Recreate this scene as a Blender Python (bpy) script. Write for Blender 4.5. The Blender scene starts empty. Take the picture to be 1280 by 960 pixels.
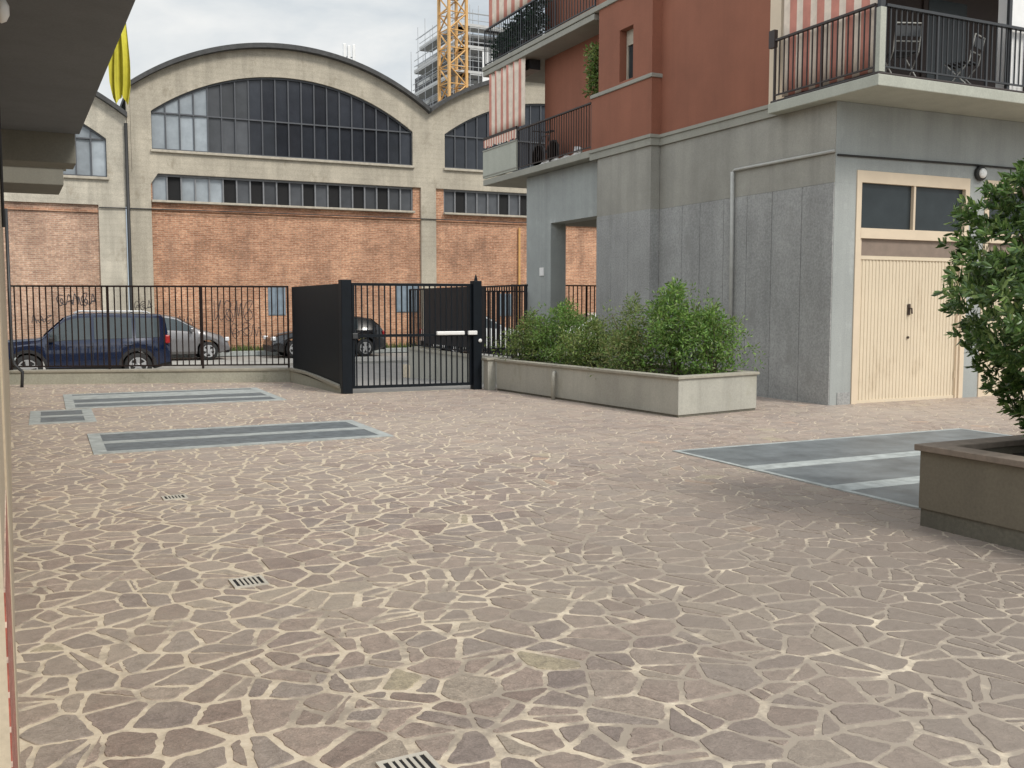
import bpy, math, random
from mathutils import Vector
random.seed(7)
rnd = random.random
def U(a, b): return a + (b - a) * rnd()
R = math.radians
sc = bpy.context.scene
col = sc.collection

# ------------------------------------------------------------------ materials
def nodes_of(name):
    m = bpy.data.materials.new(name); m.use_nodes = True
    nt = m.node_tree
    return m, nt, nt.nodes['Principled BSDF']
def ramp(nt, fac, stops, interp='LINEAR'):
    r = nt.nodes.new('ShaderNodeValToRGB'); r.color_ramp.interpolation = interp
    el = r.color_ramp.elements
    while len(el) < len(stops): el.new(0.5)
    for e, (p, c) in zip(el, stops):
        e.position = p
        e.color = (c, c, c, 1) if not hasattr(c, '__len__') else (c[0], c[1], c[2], 1)
    nt.links.new(fac, r.inputs[0]); return r.outputs[0]
def noise(nt, scale, detail=4, rough=.6, vec=None, dist=0):
    n = nt.nodes.new('ShaderNodeTexNoise')
    n.inputs['Scale'].default_value = scale; n.inputs['Detail'].default_value = detail
    n.inputs['Roughness'].default_value = rough; n.inputs['Distortion'].default_value = dist
    if vec is not None: nt.links.new(vec, n.inputs['Vector'])
    return n.outputs['Fac']
def position(nt, sx=1, sy=1, sz=1):
    g = nt.nodes.new('ShaderNodeNewGeometry'); mp = nt.nodes.new('ShaderNodeMapping')
    mp.inputs['Scale'].default_value = (sx, sy, sz)
    nt.links.new(g.outputs['Position'], mp.inputs['Vector']); return mp.outputs[0]
def mixc(nt, fac, a, b, mode='MIX'):
    m = nt.nodes.new('ShaderNodeMix'); m.data_type = 'RGBA'; m.blend_type = mode
    for s, v in ((0, fac), (6, a), (7, b)):
        if hasattr(v, 'is_linked') or hasattr(v, 'links'): nt.links.new(v, m.inputs[s])
        elif hasattr(v, '__len__'): m.inputs[s].default_value = (v[0], v[1], v[2], 1)
        else: m.inputs[s].default_value = v
    return m.outputs[2]
def bump(nt, b, h, strength=.3, dist=.01):
    n = nt.nodes.new('ShaderNodeBump'); n.inputs['Strength'].default_value = strength
    n.inputs['Distance'].default_value = dist
    nt.links.new(h, n.inputs['Height']); nt.links.new(n.outputs[0], b.inputs['Normal'])
def simple(name, c, rough=.6, metal=0, var=.12, nscale=6, coat=0, spec=None):
    m, nt, b = nodes_of(name)
    n = noise(nt, nscale, 5, .65, position(nt))
    lo = tuple(x * (1 - var) for x in c); hi = tuple(min(1, x * (1 + var)) for x in c)
    nt.links.new(ramp(nt, n, [(.3, lo), (.7, hi)]), b.inputs['Base Color'])
    b.inputs['Roughness'].default_value = rough; b.inputs['Metallic'].default_value = metal
    b.inputs['Coat Weight'].default_value = coat
    if spec is not None: b.inputs['Specular IOR Level'].default_value = spec
    return m
def concrete(name, c, streak=.25, grain=.1, gscale=60, board=0, bumpy=.25, stain=None, drip=.3):
    m, nt, b = nodes_of(name)
    p = position(nt)
    big = noise(nt, .8, 6, .65, p)
    lo = tuple(x * (1 - streak) for x in c); hi = tuple(x * (1 + streak * .55) for x in c)
    base = ramp(nt, big, [(.28, lo), (.72, hi)])
    st = noise(nt, 1.0, 5, .6, position(nt, 3.2, 3.2, .22))
    base = mixc(nt, ramp(nt, st, [(.45, 0.0), (.75, drip)]), base, tuple(x * .62 for x in c))
    g = noise(nt, gscale, 3, .7, p)
    base = mixc(nt, grain * 4, base, ramp(nt, g, [(.3, 0.3), (.7, .72)]), 'OVERLAY')
    if stain:
        s2 = noise(nt, 1.7, 6, .7, position(nt, 1, 1, .6))
        base = mixc(nt, ramp(nt, s2, [(.56, 0.0), (.7, .75)]), base, stain)
    h = g
    if board:
        w = nt.nodes.new('ShaderNodeTexWave'); w.wave_type = 'BANDS'; w.bands_direction = 'Z'
        w.inputs['Scale'].default_value = board; w.inputs['Distortion'].default_value = .6
        w.inputs['Detail'].default_value = 2; w.inputs['Detail Scale'].default_value = .4
        nt.links.new(p, w.inputs['Vector'])
        base = mixc(nt, .07, base, ramp(nt, w.outputs['Fac'], [(.0, .15), (.25, .5), (1, .58)]), 'OVERLAY')
    nt.links.new(base, b.inputs['Base Color'])
    b.inputs['Roughness'].default_value = .88
    bump(nt, b, h, bumpy, .01)
    return m
def brick(name, c1, c2, mortar, bw=.25, bh=.068):
    m, nt, b = nodes_of(name)
    g = nt.nodes.new('ShaderNodeNewGeometry'); sp = nt.nodes.new('ShaderNodeSeparateXYZ')
    nt.links.new(g.outputs['Position'], sp.inputs[0])
    ad = nt.nodes.new('ShaderNodeMath'); nt.links.new(sp.outputs[0], ad.inputs[0]); nt.links.new(sp.outputs[1], ad.inputs[1])
    cb = nt.nodes.new('ShaderNodeCombineXYZ'); nt.links.new(ad.outputs[0], cb.inputs[0]); nt.links.new(sp.outputs[2], cb.inputs[1])
    t = nt.nodes.new('ShaderNodeTexBrick'); nt.links.new(cb.outputs[0], t.inputs['Vector'])
    t.inputs['Scale'].default_value = 1; t.inputs['Brick Width'].default_value = bw; t.inputs['Row Height'].default_value = bh
    t.inputs['Mortar Size'].default_value = .007; t.inputs['Mortar Smooth'].default_value = .3; t.inputs['Bias'].default_value = 0
    t.inputs['Color1'].default_value = (*c1, 1); t.inputs['Color2'].default_value = (*c2, 1); t.inputs['Mortar'].default_value = (*mortar, 1)
    n1 = noise(nt, .7, 6, .65, position(nt)); n2 = noise(nt, 9, 4, .8, position(nt, 1, 1, 2.2))
    x = mixc(nt, .75, t.outputs['Color'], ramp(nt, n2, [(.3, .22), (.7, .82)]), 'OVERLAY')
    x = mixc(nt, .6, x, ramp(nt, n1, [(.3, .2), (.7, .74)]), 'OVERLAY')
    st = noise(nt, 1, 5, .6, position(nt, 1.5, 1.5, .35))
    x = mixc(nt, ramp(nt, st, [(.52, 0), (.78, .6)]), x, (.15, .09, .065))
    nt.links.new(x, b.inputs['Base Color']); b.inputs['Roughness'].default_value = .92
    bump(nt, b, t.outputs['Fac'], -.5, .01)
    return m
def stone_mat():
    m, nt, b = nodes_of('porphyry_stone')
    g = nt.nodes.new('ShaderNodeNewGeometry')
    c = ramp(nt, g.outputs['Random Per Island'], [(0, (.245, .18, .15)), (.12, (.325, .248, .205)), (.24, (.28, .225, .195)), (.36, (.365, .28, .232)), (.46, (.235, .188, .168)),
        (.56, (.335, .258, .215)), (.66, (.295, .245, .215)), (.76, (.37, .298, .245)), (.85, (.265, .202, .178)), (.93, (.38, .318, .25)), (.988, (.44, .29, .20)), (.994, (.42, .36, .24))], 'CONSTANT')
    n = noise(nt, 17, 7, .75, position(nt), .6); n2 = noise(nt, .36, 5, .62, position(nt)); n3 = noise(nt, 120, 3, .7, position(nt)); n4 = noise(nt, 3.1, 5, .7, position(nt))
    c = mixc(nt, .75, c, ramp(nt, n, [(.25, .14), (.75, .8)]), 'OVERLAY')
    c = mixc(nt, .6, c, ramp(nt, n3, [(.25, .12), (.75, .84)]), 'OVERLAY')
    c = mixc(nt, ramp(nt, n4, [(.5, 0), (.75, .5)]), c, (.40, .34, .275))
    c = mixc(nt, ramp(nt, n2, [(.42, 0), (.62, .5)]), c, (.40, .34, .275))      # cement haze left on the slabs
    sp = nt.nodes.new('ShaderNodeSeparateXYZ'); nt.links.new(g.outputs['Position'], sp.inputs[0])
    mf = nt.nodes.new('ShaderNodeMapRange'); nt.links.new(sp.outputs[1], mf.inputs[0])     # pale grazing sheen painted into the slabs towards the gate
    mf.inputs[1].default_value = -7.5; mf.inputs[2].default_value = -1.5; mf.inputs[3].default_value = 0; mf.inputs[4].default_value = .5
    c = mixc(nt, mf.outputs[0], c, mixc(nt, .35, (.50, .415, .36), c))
    # shade at the near right, painted into the slabs as a darker film
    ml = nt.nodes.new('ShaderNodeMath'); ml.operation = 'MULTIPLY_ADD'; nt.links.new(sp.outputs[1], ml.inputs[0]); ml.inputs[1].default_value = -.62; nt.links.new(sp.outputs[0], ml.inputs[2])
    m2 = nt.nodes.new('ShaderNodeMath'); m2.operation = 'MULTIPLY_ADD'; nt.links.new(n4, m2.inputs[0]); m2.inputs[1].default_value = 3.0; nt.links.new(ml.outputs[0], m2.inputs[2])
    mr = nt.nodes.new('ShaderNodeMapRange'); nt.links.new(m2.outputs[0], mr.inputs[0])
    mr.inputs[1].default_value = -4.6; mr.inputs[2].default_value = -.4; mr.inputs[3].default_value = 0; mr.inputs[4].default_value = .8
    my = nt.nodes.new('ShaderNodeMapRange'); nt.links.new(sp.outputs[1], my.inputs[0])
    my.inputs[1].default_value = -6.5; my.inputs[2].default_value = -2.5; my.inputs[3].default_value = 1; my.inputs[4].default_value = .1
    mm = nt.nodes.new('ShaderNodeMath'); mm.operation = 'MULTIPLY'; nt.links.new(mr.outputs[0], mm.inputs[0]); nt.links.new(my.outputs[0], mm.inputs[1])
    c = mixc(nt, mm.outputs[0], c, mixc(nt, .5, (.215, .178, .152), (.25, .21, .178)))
    nt.links.new(c, b.inputs['Base Color'])
    rr = ramp(nt, n, [(.3, .42), (.7, .7)]); nt.links.new(rr, b.inputs['Roughness'])
    b.inputs['Specular IOR Level'].default_value = .5
    bump(nt, b, n, .75, .011)
    return m
def mortar_mat():
    m, nt, b = nodes_of('cement_joint')
    p = position(nt)
    n = noise(nt, 14, 6, .75, p); n3 = noise(nt, 2.6, 6, .7, p)
    c = ramp(nt, n, [(.25, (.43, .36, .265)), (.5, (.60, .515, .395)), (.75, (.72, .64, .51))])
    # grey dirt film over the joints, thin at left; near right also carries painted shade
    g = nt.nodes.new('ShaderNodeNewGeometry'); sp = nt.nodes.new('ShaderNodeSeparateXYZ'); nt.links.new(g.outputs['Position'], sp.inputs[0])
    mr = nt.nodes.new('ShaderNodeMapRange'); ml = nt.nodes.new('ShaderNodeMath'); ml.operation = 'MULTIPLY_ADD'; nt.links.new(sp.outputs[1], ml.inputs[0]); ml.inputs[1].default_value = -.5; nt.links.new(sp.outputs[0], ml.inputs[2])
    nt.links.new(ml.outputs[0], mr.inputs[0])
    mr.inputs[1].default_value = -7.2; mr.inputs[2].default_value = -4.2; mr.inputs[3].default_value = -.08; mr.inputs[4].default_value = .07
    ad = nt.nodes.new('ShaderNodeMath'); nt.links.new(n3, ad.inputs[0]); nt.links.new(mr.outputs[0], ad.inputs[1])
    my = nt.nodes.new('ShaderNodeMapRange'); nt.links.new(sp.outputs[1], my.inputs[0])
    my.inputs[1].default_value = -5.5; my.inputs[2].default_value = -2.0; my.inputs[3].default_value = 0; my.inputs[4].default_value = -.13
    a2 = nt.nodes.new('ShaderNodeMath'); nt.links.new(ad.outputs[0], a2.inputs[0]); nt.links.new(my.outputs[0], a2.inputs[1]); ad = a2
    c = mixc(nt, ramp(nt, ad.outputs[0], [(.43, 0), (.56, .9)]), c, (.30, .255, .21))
    nt.links.new(c, b.inputs['Base Color']); b.inputs['Roughness'].default_value = .9
    bump(nt, b, n, .4, .006)
    return m
def leaf_mat(name, cols, rough=.45):
    m, nt, b = nodes_of(name)
    g = nt.nodes.new('ShaderNodeNewGeometry')
    st = [(i / (len(cols)), c) for i, c in enumerate(cols)]
    c = ramp(nt, g.outputs['Random Per Island'], st, 'CONSTANT')
    n = noise(nt, 3.5, 3, .6, position(nt))
    c = mixc(nt, .5, c, ramp(nt, n, [(.3, .28), (.7, .72)]), 'OVERLAY')
    nt.links.new(c, b.inputs['Base Color']); b.inputs['Roughness'].default_value = rough
    tr = nt.nodes.new('ShaderNodeBsdfTranslucent'); nt.links.new(c, tr.inputs['Color'])
    mx = nt.nodes.new('ShaderNodeMixShader'); mx.inputs[0].default_value = .28
    out = nt.nodes['Material Output']
    nt.links.new(b.outputs[0], mx.inputs[1]); nt.links.new(tr.outputs[0], mx.inputs[2]); nt.links.new(mx.outputs[0], out.inputs[0])
    return m
def glass_mat(name, c, rough=.08, spec=.6, var=.35):
    m, nt, b = nodes_of(name)
    g = nt.nodes.new('ShaderNodeNewGeometry')
    lo = tuple(x * (1 - var) for x in c); hi = tuple(x * (1 + var) for x in c)
    k = ramp(nt, g.outputs['Random Per Island'], [(0, lo), (1, hi)])
    n = noise(nt, 2.2, 5, .6, position(nt))
    k = mixc(nt, .4, k, ramp(nt, n, [(.3, .3), (.7, .7)]), 'OVERLAY')
    nt.links.new(k, b.inputs['Base Color']); b.inputs['Roughness'].default_value = rough
    b.inputs['Specular IOR Level'].default_value = spec
    return m
M = {}
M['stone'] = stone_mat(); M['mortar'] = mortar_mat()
M['asphalt'] = simple('road_surface', (.26, .25, .235), .9, var=.2, nscale=3)
M['pavement'] = simple('pale_asphalt', (.36, .345, .315), .9, var=.2, nscale=2)
M['soil_ground'] = simple('ground_surface', (.16, .15, .12), .95, var=.3, nscale=.5)
M['fac_conc'] = concrete('factory_concrete', (.45, .405, .325), .24, .12, 40, board=1.6, drip=.7, stain=(.25, .215, .16))
M['fac_conc_old'] = concrete('old_factory_concrete', (.50, .46, .38), .3, .12, 40, board=1.5, drip=.8, stain=(.30, .26, .20))
M['brick'] = brick('red_brick', (.50, .265, .16), (.35, .165, .095), (.50, .385, .28))
M['brick_old'] = brick('brown_brick', (.47, .30, .21), (.34, .20, .14), (.48, .40, .32))
M['roof'] = simple('roof_felt', (.055, .055, .055), .75, var=.3)
M['steel_frame'] = simple('window_steel', (.075, .08, .09), .5)
M['mullion'] = simple('painted_mullion', (.19, .195, .205), .6)
M['glass_dark'] = glass_mat('dark_glass', (.03, .034, .042), .16, .35)
M['glass_pale'] = glass_mat('pale_glass', (.26, .29, .315), .25, .5, .3)  # pale panes, at the left of the factory windows
M['glass_mid'] = glass_mat('grey_glass', (.075, .08, .088), .3, .4, .3)  # mid-grey panes, between the pale and the dark ones
M['open_dark'] = simple('dark_opening', (.012, .012, .013), .9)
M['sill'] = simple('stone_sill', (.42, .38, .31), .85, var=.2)
M['shutter_blue'] = simple('grey_blue_shutter', (.20, .25, .30), .6, var=.2, nscale=3)
M['ink'] = simple('spray_paint', (.05, .045, .05), .7)
M['conc_grey'] = concrete('grey_render', (.32, .31, .275), .22, .06, 50, bumpy=.15, drip=.5)
M['conc_rough'] = concrete('exposed_aggregate', (.335, .337, .33), .24, .13, 30, bumpy=.5, drip=.5, stain=(.25, .25, .24))
M['conc_face'] = concrete('pale_grey_render', (.34, .36, .35), .16, .06, 50, bumpy=.15, drip=.45, stain=(.46, .48, .47))
M['conc_pale'] = concrete('pale_cast_concrete', (.40, .41, .355), .14, .06, 40, bumpy=.15)
M['course'] = concrete('grey_string_course', (.30, .295, .255), .12, .05, 40, bumpy=.1)
M['soffit'] = concrete('added_ceiling_render', (.20, .195, .165), .1, .05, 40, bumpy=.1)
M['red_wall'] = concrete('brick_red_render', (.26, .10, .06), .16, .06, 60, bumpy=.12)
M['awn_red'] = simple('faded_red_canvas', (.52, .22, .17), .85)
M['awn_pale'] = simple('cream_canvas', (.70, .60, .50), .85)
M['rail_dark'] = simple('brown_black_metal', (.035, .025, .022), .5)
M['rail_grey'] = simple('charcoal_metal', (.035, .038, .042), .45)
M['dark_wood'] = simple('dark_brown_wood', (.035, .022, .018), .7)
M['cream_paint'] = simple('cream_paint', (.64, .53, .395), .5, var=.06, nscale=2)
M['door_cream'] = concrete('cream_door_paint', (.65, .555, .415), .07, .03, 60, bumpy=.05, drip=.12, stain=(.50, .41, .29))
M['vent'] = simple('brown_mesh', (.22, .17, .135), .7)
M['gar_glass'] = glass_mat('garage_glass', (.028, .036, .04), .25, .35)
M['handle'] = simple('dark_lock_metal', (.06, .04, .03), .5, .3)
M['pipe_pale'] = simple('pale_pipe', (.40, .40, .375), .5)
M['cable'] = simple('black_cable', (.02, .02, .02), .6)
M['lamp_white'] = simple('frosted_lamp_glass', (.78, .79, .78), .3, var=.03)
M['black_metal'] = simple('black_gate_metal', (.006, .009, .013), .5, var=.2, spec=.2)
M['fence_metal'] = simple('fence_metal', (.02, .013, .012), .5, spec=.25)
M['white_plastic'] = simple('white_plastic', (.78, .78, .77), .4, var=.05)
M['kerb_conc'] = concrete('mossy_kerb_concrete', (.36, .355, .295), .22, .08, 30, stain=(.16, .17, .12))
M['cap_stone'] = simple('planter_cap_stone', (.33, .31, .255), .8, var=.15, nscale=12)
M['cap_brown'] = simple('brown_cap_stone', (.21, .17, .135), .75, var=.2, nscale=12)
M['planter_conc'] = concrete('planter_render', (.40, .39, .34), .2, .06, 40, bumpy=.15, drip=.5, stain=(.31, .30, .24))
M['planter_brown'] = concrete('brown_planter_render', (.165, .145, .108), .12, .06, 50, bumpy=.15)
M['planter_base'] = concrete('dark_plinth', (.15, .14, .11), .4, .1, 30, stain=(.04, .04, .032))  # plinth strip darker than the planter walls
M['earth'] = simple('planter_earth', (.045, .034, .024), .95, var=.4, nscale=20)
M['slab_dark'] = simple('blue_grey_slate', (.125, .142, .152), .5, var=.35, nscale=7)
M['slab_light'] = simple('pale_cement_band', (.36, .385, .375), .75, var=.28, nscale=6)
M['slab_right'] = simple('worn_slate_panel', (.15, .165, .172), .5, var=.35, nscale=2.2)
M['grate_metal'] = simple('galvanised_grate', (.52, .49, .42), .55, var=.12)
M['wall_cream'] = concrete('cream_plaster', (.50, .42, .31), .12, .05, 40, bumpy=.1)
M['tile_red'] = brick('red_wall_tile', (.36, .10, .07), (.33, .085, .06), (.55, .42, .34), .14, .07)
M['slab_under'] = concrete('grey_soffit_render', (.15, .16, .17), .1, .05, 30, bumpy=.1)  # even cool grey of the left overhanging slab
M['yellow'] = simple('yellow_cloth', (.62, .58, .06), .8, var=.15, nscale=5)
M['crane'] = simple('crane_paint', (.62, .36, .13), .5, var=.12)
M['tube'] = simple('scaffold_tube', (.42, .43, .44), .45, .4)
M['deck'] = simple('scaffold_deck', (.50, .50, .49), .7)
M['site_conc'] = simple('raw_building_concrete', (.10, .10, .105), .9, var=.3, nscale=1)
M['tyre'] = simple('tyre_rubber', (.02, .02, .02), .85)
M['rim'] = simple('alloy_rim', (.62, .62, .63), .3, .7, var=.05)
M['car_glass'] = glass_mat('car_glass', (.05, .065, .07), .04, .7, .1)
M['car_black'] = simple('black_car_trim', (.018, .018, .02), .6)
M['tail_red'] = simple('tail_light_red', (.35, .02, .02), .25)
M['lens'] = simple('headlight_lens', (.65, .66, .68), .12)
M['paint_blue'] = simple('navy_car_paint', (.003, .011, .042), .22, .1, var=.03, coat=1)
M['paint_grey'] = simple('grey_car_paint', (.20, .195, .20), .32, .45, var=.03, coat=1)
M['paint_black'] = simple('black_car_paint', (.008, .008, .010), .25, .1, var=.03, coat=1)
M['paint_white'] = simple('white_car_paint', (.72, .72, .71), .3, 0, var=.02, coat=1)
M['grass'] = leaf_mat('verge_grass', [(.09, .13, .03), (.12, .15, .04), (.15, .16, .06), (.07, .11, .025)], .7)
M['verge_soil'] = simple('verge_soil', (.14, .14, .07), .95, var=.3, nscale=4)
M['bark'] = simple('shrub_bark', (.10, .075, .05), .9, var=.3, nscale=20)
M['leaf_bright'] = leaf_mat('bright_shrub_leaf', [(.12, .235, .04), (.16, .29, .055), (.09, .19, .035), (.22, .35, .08), (.16, .21, .06)])
M['leaf_olive'] = leaf_mat('olive_shrub_leaf', [(.13, .22, .045), (.18, .24, .055), (.095, .17, .038), (.24, .29, .085), (.15, .17, .06)])
M['leaf_dull'] = leaf_mat('dull_shrub_leaf', [(.13, .20, .05), (.17, .21, .06), (.10, .17, .04), (.22, .22, .08)])
M['leaf_dark'] = leaf_mat('glossy_dark_leaf', [(.07, .135, .034), (.095, .175, .045), (.14, .235, .06), (.05, .10, .028), (.23, .32, .10), (.085, .15, .04)], .3)
M['leaf_balcony'] = leaf_mat('balcony_leaf', [(.02, .045, .026), (.03, .06, .032), (.015, .035, .02)])
M['cloth_white'] = simple('white_cloth', (.72, .70, .68), .85)

# ------------------------------------------------------------------ mesh builder
class MB:
    def __init__(s): s.v = []; s.f = []; s.m = []
    def add(s, vs, fs, mi=0):
        o = len(s.v); s.v += [tuple(p) for p in vs]
        s.f += [tuple(i + o for i in f) for f in fs]; s.m += [mi] * len(fs); return s
    def box(s, x0, x1, y0, y1, z0, z1, mi=0):
        x0, x1 = sorted((x0, x1)); y0, y1 = sorted((y0, y1)); z0, z1 = sorted((z0, z1))
        v = [(x, y, z) for z in (z0, z1) for y in (y0, y1) for x in (x0, x1)]
        return s.add(v, [(0, 2, 3, 1), (4, 5, 7, 6), (0, 1, 5, 4), (2, 6, 7, 3), (0, 4, 6, 2), (1, 3, 7, 5)], mi)
    def prism(s, poly, z0, z1, mi=0):
        n = len(poly)
        a = sum(poly[i][0] * poly[(i + 1) % n][1] - poly[(i + 1) % n][0] * poly[i][1] for i in range(n))
        if a < 0: poly = poly[::-1]
        zb = z0 if hasattr(z0, '__len__') else [z0] * n
        zt = z1 if hasattr(z1, '__len__') else [z1] * n
        v = [(p[0], p[1], z) for p, z in zip(poly, zb)] + [(p[0], p[1], z) for p, z in zip(poly, zt)]
        f = [tuple(range(n))[::-1], tuple(range(n, 2 * n))] + [(i, (i + 1) % n, n + (i + 1) % n, n + i) for i in range(n)]
        return s.add(v, f, mi)
    def wall(s, poly, y0, y1, mi=0):                       # polygon in (x, z), extruded in y
        n = len(poly)
        v = [(p[0], y0, p[1]) for p in poly] + [(p[0], y1, p[1]) for p in poly]
        a = sum(poly[i][0] * poly[(i + 1) % n][1] - poly[(i + 1) % n][0] * poly[i][1] for i in range(n))
        f = [tuple(range(n)), tuple(range(n, 2 * n))[::-1]] + [(i, n + i, n + (i + 1) % n, (i + 1) % n) for i in range(n)]
        if a < 0: f = [q[::-1] for q in f]
        return s.add(v, f, mi)
    def strip(s, xs, lo, hi, y0, y1, mi=0):                # wall between two curves z = lo(x), hi(x): one closed shell
        n = len(xs)
        v = []
        for x in xs: v += [(x, y0, lo(x)), (x, y0, hi(x)), (x, y1, lo(x)), (x, y1, hi(x))]
        f = []
        for i in range(n - 1):
            a, b = 4 * i, 4 * i + 4
            f += [(a, b, b + 1, a + 1), (a + 3, b + 3, b + 2, a + 2), (a + 1, b + 1, b + 3, a + 3), (a + 2, b + 2, b, a)]
        f += [(0, 1, 3, 2), (4 * n - 4, 4 * n - 2, 4 * n - 1, 4 * n - 3)]
        return s.add(v, f, mi)
    def tube(s, path, r, n=8, mi=0, caps=True):
        P = [Vector(p) for p in path]; o = len(s.v)
        rs = r if hasattr(r, '__len__') else [r] * len(P)
        up = None
        for i, p in enumerate(P):
            t = (P[min(i + 1, len(P) - 1)] - P[max(i - 1, 0)]).normalized()
            if up is None: up = Vector((0, 0, 1)) if abs(t.z) < .9 else Vector((1, 0, 0))
            a = t.cross(up).normalized(); b = t.cross(a).normalized(); up = b
            up = Vector((0, 0, 1)) if abs(t.z) < .9 else Vector((1, 0, 0))
            for k in range(n):
                q = p + (a * math.cos(2 * math.pi * k / n) + b * math.sin(2 * math.pi * k / n)) * rs[i]
                s.v.append(tuple(q))
        for i in range(len(P) - 1):
            for k in range(n):
                s.f.append((o + i * n + k, o + i * n + (k + 1) % n, o + (i + 1) * n + (k + 1) % n, o + (i + 1) * n + k)); s.m.append(mi)
        if caps:
            s.f.append(tuple(o + k for k in range(n))[::-1]); s.m.append(mi)
            s.f.append(tuple(o + (len(P) - 1) * n + k for k in range(n))); s.m.append(mi)
        return s
    def lathe(s, prof, c, axis='z', n=24, mi=0):           # profile of (radius, height along the axis)
        o = len(s.v)
        for r, h in prof:
            for k in range(n):
                a = 2 * math.pi * k / n; p, q = r * math.cos(a), r * math.sin(a)
                s.v.append({'z': (c[0] + p, c[1] + q, c[2] + h), 'y': (c[0] + p, c[1] + h, c[2] + q), 'x': (c[0] + h, c[1] + p, c[2] + q)}[axis])
        for i in range(len(prof) - 1):
            for k in range(n):
                s.f.append((o + i * n + k, o + i * n + (k + 1) % n, o + (i + 1) * n + (k + 1) % n, o + (i + 1) * n + k)); s.m.append(mi)
        s.f.append(tuple(o + k for k in range(n))[::-1]); s.m.append(mi)
        s.f.append(tuple(o + (len(prof) - 1) * n + k for k in range(n))); s.m.append(mi)
        return s
    def build(s, name, mats, parent=None, bevel=0, smooth=False, local=False):
        if not isinstance(mats, (list, tuple)): mats = [mats]
        off = (0, 0, 0)
        if parent is not None and not local: off = ORIG[parent.name]
        me = bpy.data.meshes.new(name)
        me.from_pydata([(x - off[0], y - off[1], z - off[2]) for x, y, z in s.v], [], s.f)
        for m in mats: me.materials.append(M[m])
        if len(mats) > 1: me.polygons.foreach_set('material_index', s.m)
        if smooth:
            me.polygons.foreach_set('use_smooth', [True] * len(me.polygons))
        me.update()
        o = bpy.data.objects.new(name, me); col.objects.link(o)
        if parent is not None: o.parent = parent
        ORIG[o.name] = off
        if bevel:
            b = o.modifiers.new('edge', 'BEVEL'); b.width = bevel; b.segments = 2; b.limit_method = 'ANGLE'; b.angle_limit = R(40)
        return o
ORIG = {}
def thing(name, label, cat, loc=(0, 0, 0), rotz=0, group=None):
    o = bpy.data.objects.new(name, None); col.objects.link(o)
    o.location = loc; o.rotation_euler = (0, 0, rotz); o.empty_display_size = .2
    ORIG[o.name] = tuple(loc)
    return tag(o, label, cat, group)
def tag(o, label, cat, group=None, kind=None):
    o['label'] = label; o['category'] = cat
    if group: o['group'] = group
    if kind: o['kind'] = kind
    return o
def structure(o, label=None, kind='structure'):
    o['kind'] = kind
    if label: o['label'] = label
    return o
def lin(a, b, n): return [a + (b - a) * i / (n - 1) for i in range(n)]
def lerp(a, b, t): return a + (b - a) * t

# ------------------------------------------------------------------ ground, road, courtyard
structure(MB().box(-300, 300, -300, 300, -1.4, -.5).build('ground', 'soil_ground'), 'wide bare ground round the courtyard')
structure(MB().add([(-80, 8.6, -.35), (-6.2, 8.2, -.35), (-6.2, 12.5, -.35), (80, 12.5, -.35), (80, 19.3, -.35), (-80, 19.3, -.35)], [(0, 1, 2, 3, 4, 5)]).build('road', 'asphalt'), 'pale grey street between the fence and the factory')
structure(MB().box(-80, 80, 19.3, 24.0, -.5, -.274).build('far_pavement', 'pavement'), 'pale parking strip along the far side of the street')
structure(MB().add([(-6.25, 5.28, -.001), (-2.75, 5.28, -.001), (-2.5, 13.0, -.346), (-7.5, 13.0, -.346)], [(0, 1, 2, 3)]).build('driveway', 'asphalt'), 'pale drive sloping down from the gate to the street')

YARD = [(-11.9, -30), (14, -30), (14, 12.95), (-2.62, 12.95), (-2.62, 5.28), (-6.36, 5.28), (-6.6, 8.4), (-11.9, 10.1)]
def clip(poly, nx, ny, d):                                  # keep nx*x + ny*y <= d
    out = []; n = len(poly)
    for i in range(n):
        p, q = poly[i], poly[(i + 1) % n]
        a, b = nx * p[0] + ny * p[1] - d, nx * q[0] + ny * q[1] - d
        if a <= 0: out.append(p)
        if (a < 0 < b) or (b < 0 < a):
            t = a / (a - b); out.append((p[0] + (q[0] - p[0]) * t, p[1] + (q[1] - p[1]) * t))
    return out
def area(p): return .5 * sum(p[i][0] * p[(i + 1) % len(p)][1] - p[(i + 1) % len(p)][0] * p[i][1] for i in range(len(p)))
def inset(poly, ms):
    out = poly; n = len(poly)
    for i in range(n):
        p, q = poly[i], poly[(i + 1) % n]
        ex, ey = q[0] - p[0], q[1] - p[1]; l = math.hypot(ex, ey)
        if l < 1e-6: continue
        nx, ny = ey / l, -ex / l
        out = clip(out, nx, ny, nx * p[0] + ny * p[1] - ms[i])
        if len(out) < 3: return []
    return out
def split(poly, depth, lim):
    a = area(poly)
    if depth == 0 or a < lim: return [poly]
    cx = sum(p[0] for p in poly) / len(poly); cy = sum(p[1] for p in poly) / len(poly)
    # cut across the long way more often than not
    best = max(((poly[i], poly[j]) for i in range(len(poly)) for j in range(i)), key=lambda e: (e[0][0] - e[1][0]) ** 2 + (e[0][1] - e[1][1]) ** 2)
    th = math.atan2(best[0][1] - best[1][1], best[0][0] - best[1][0]) + random.gauss(0, .55)
    if rnd() < .22: th += math.pi / 2
    nx, ny = math.cos(th), math.sin(th); d = nx * cx + ny * cy + U(-.06, .06)
    A, B = clip(poly, nx, ny, d), clip(poly, -nx, -ny, -d)
    r = []
    for q in (A, B):
        if len(q) >= 3 and area(q) > .002: r += split(q, depth - 1, lim)
    return r
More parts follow.
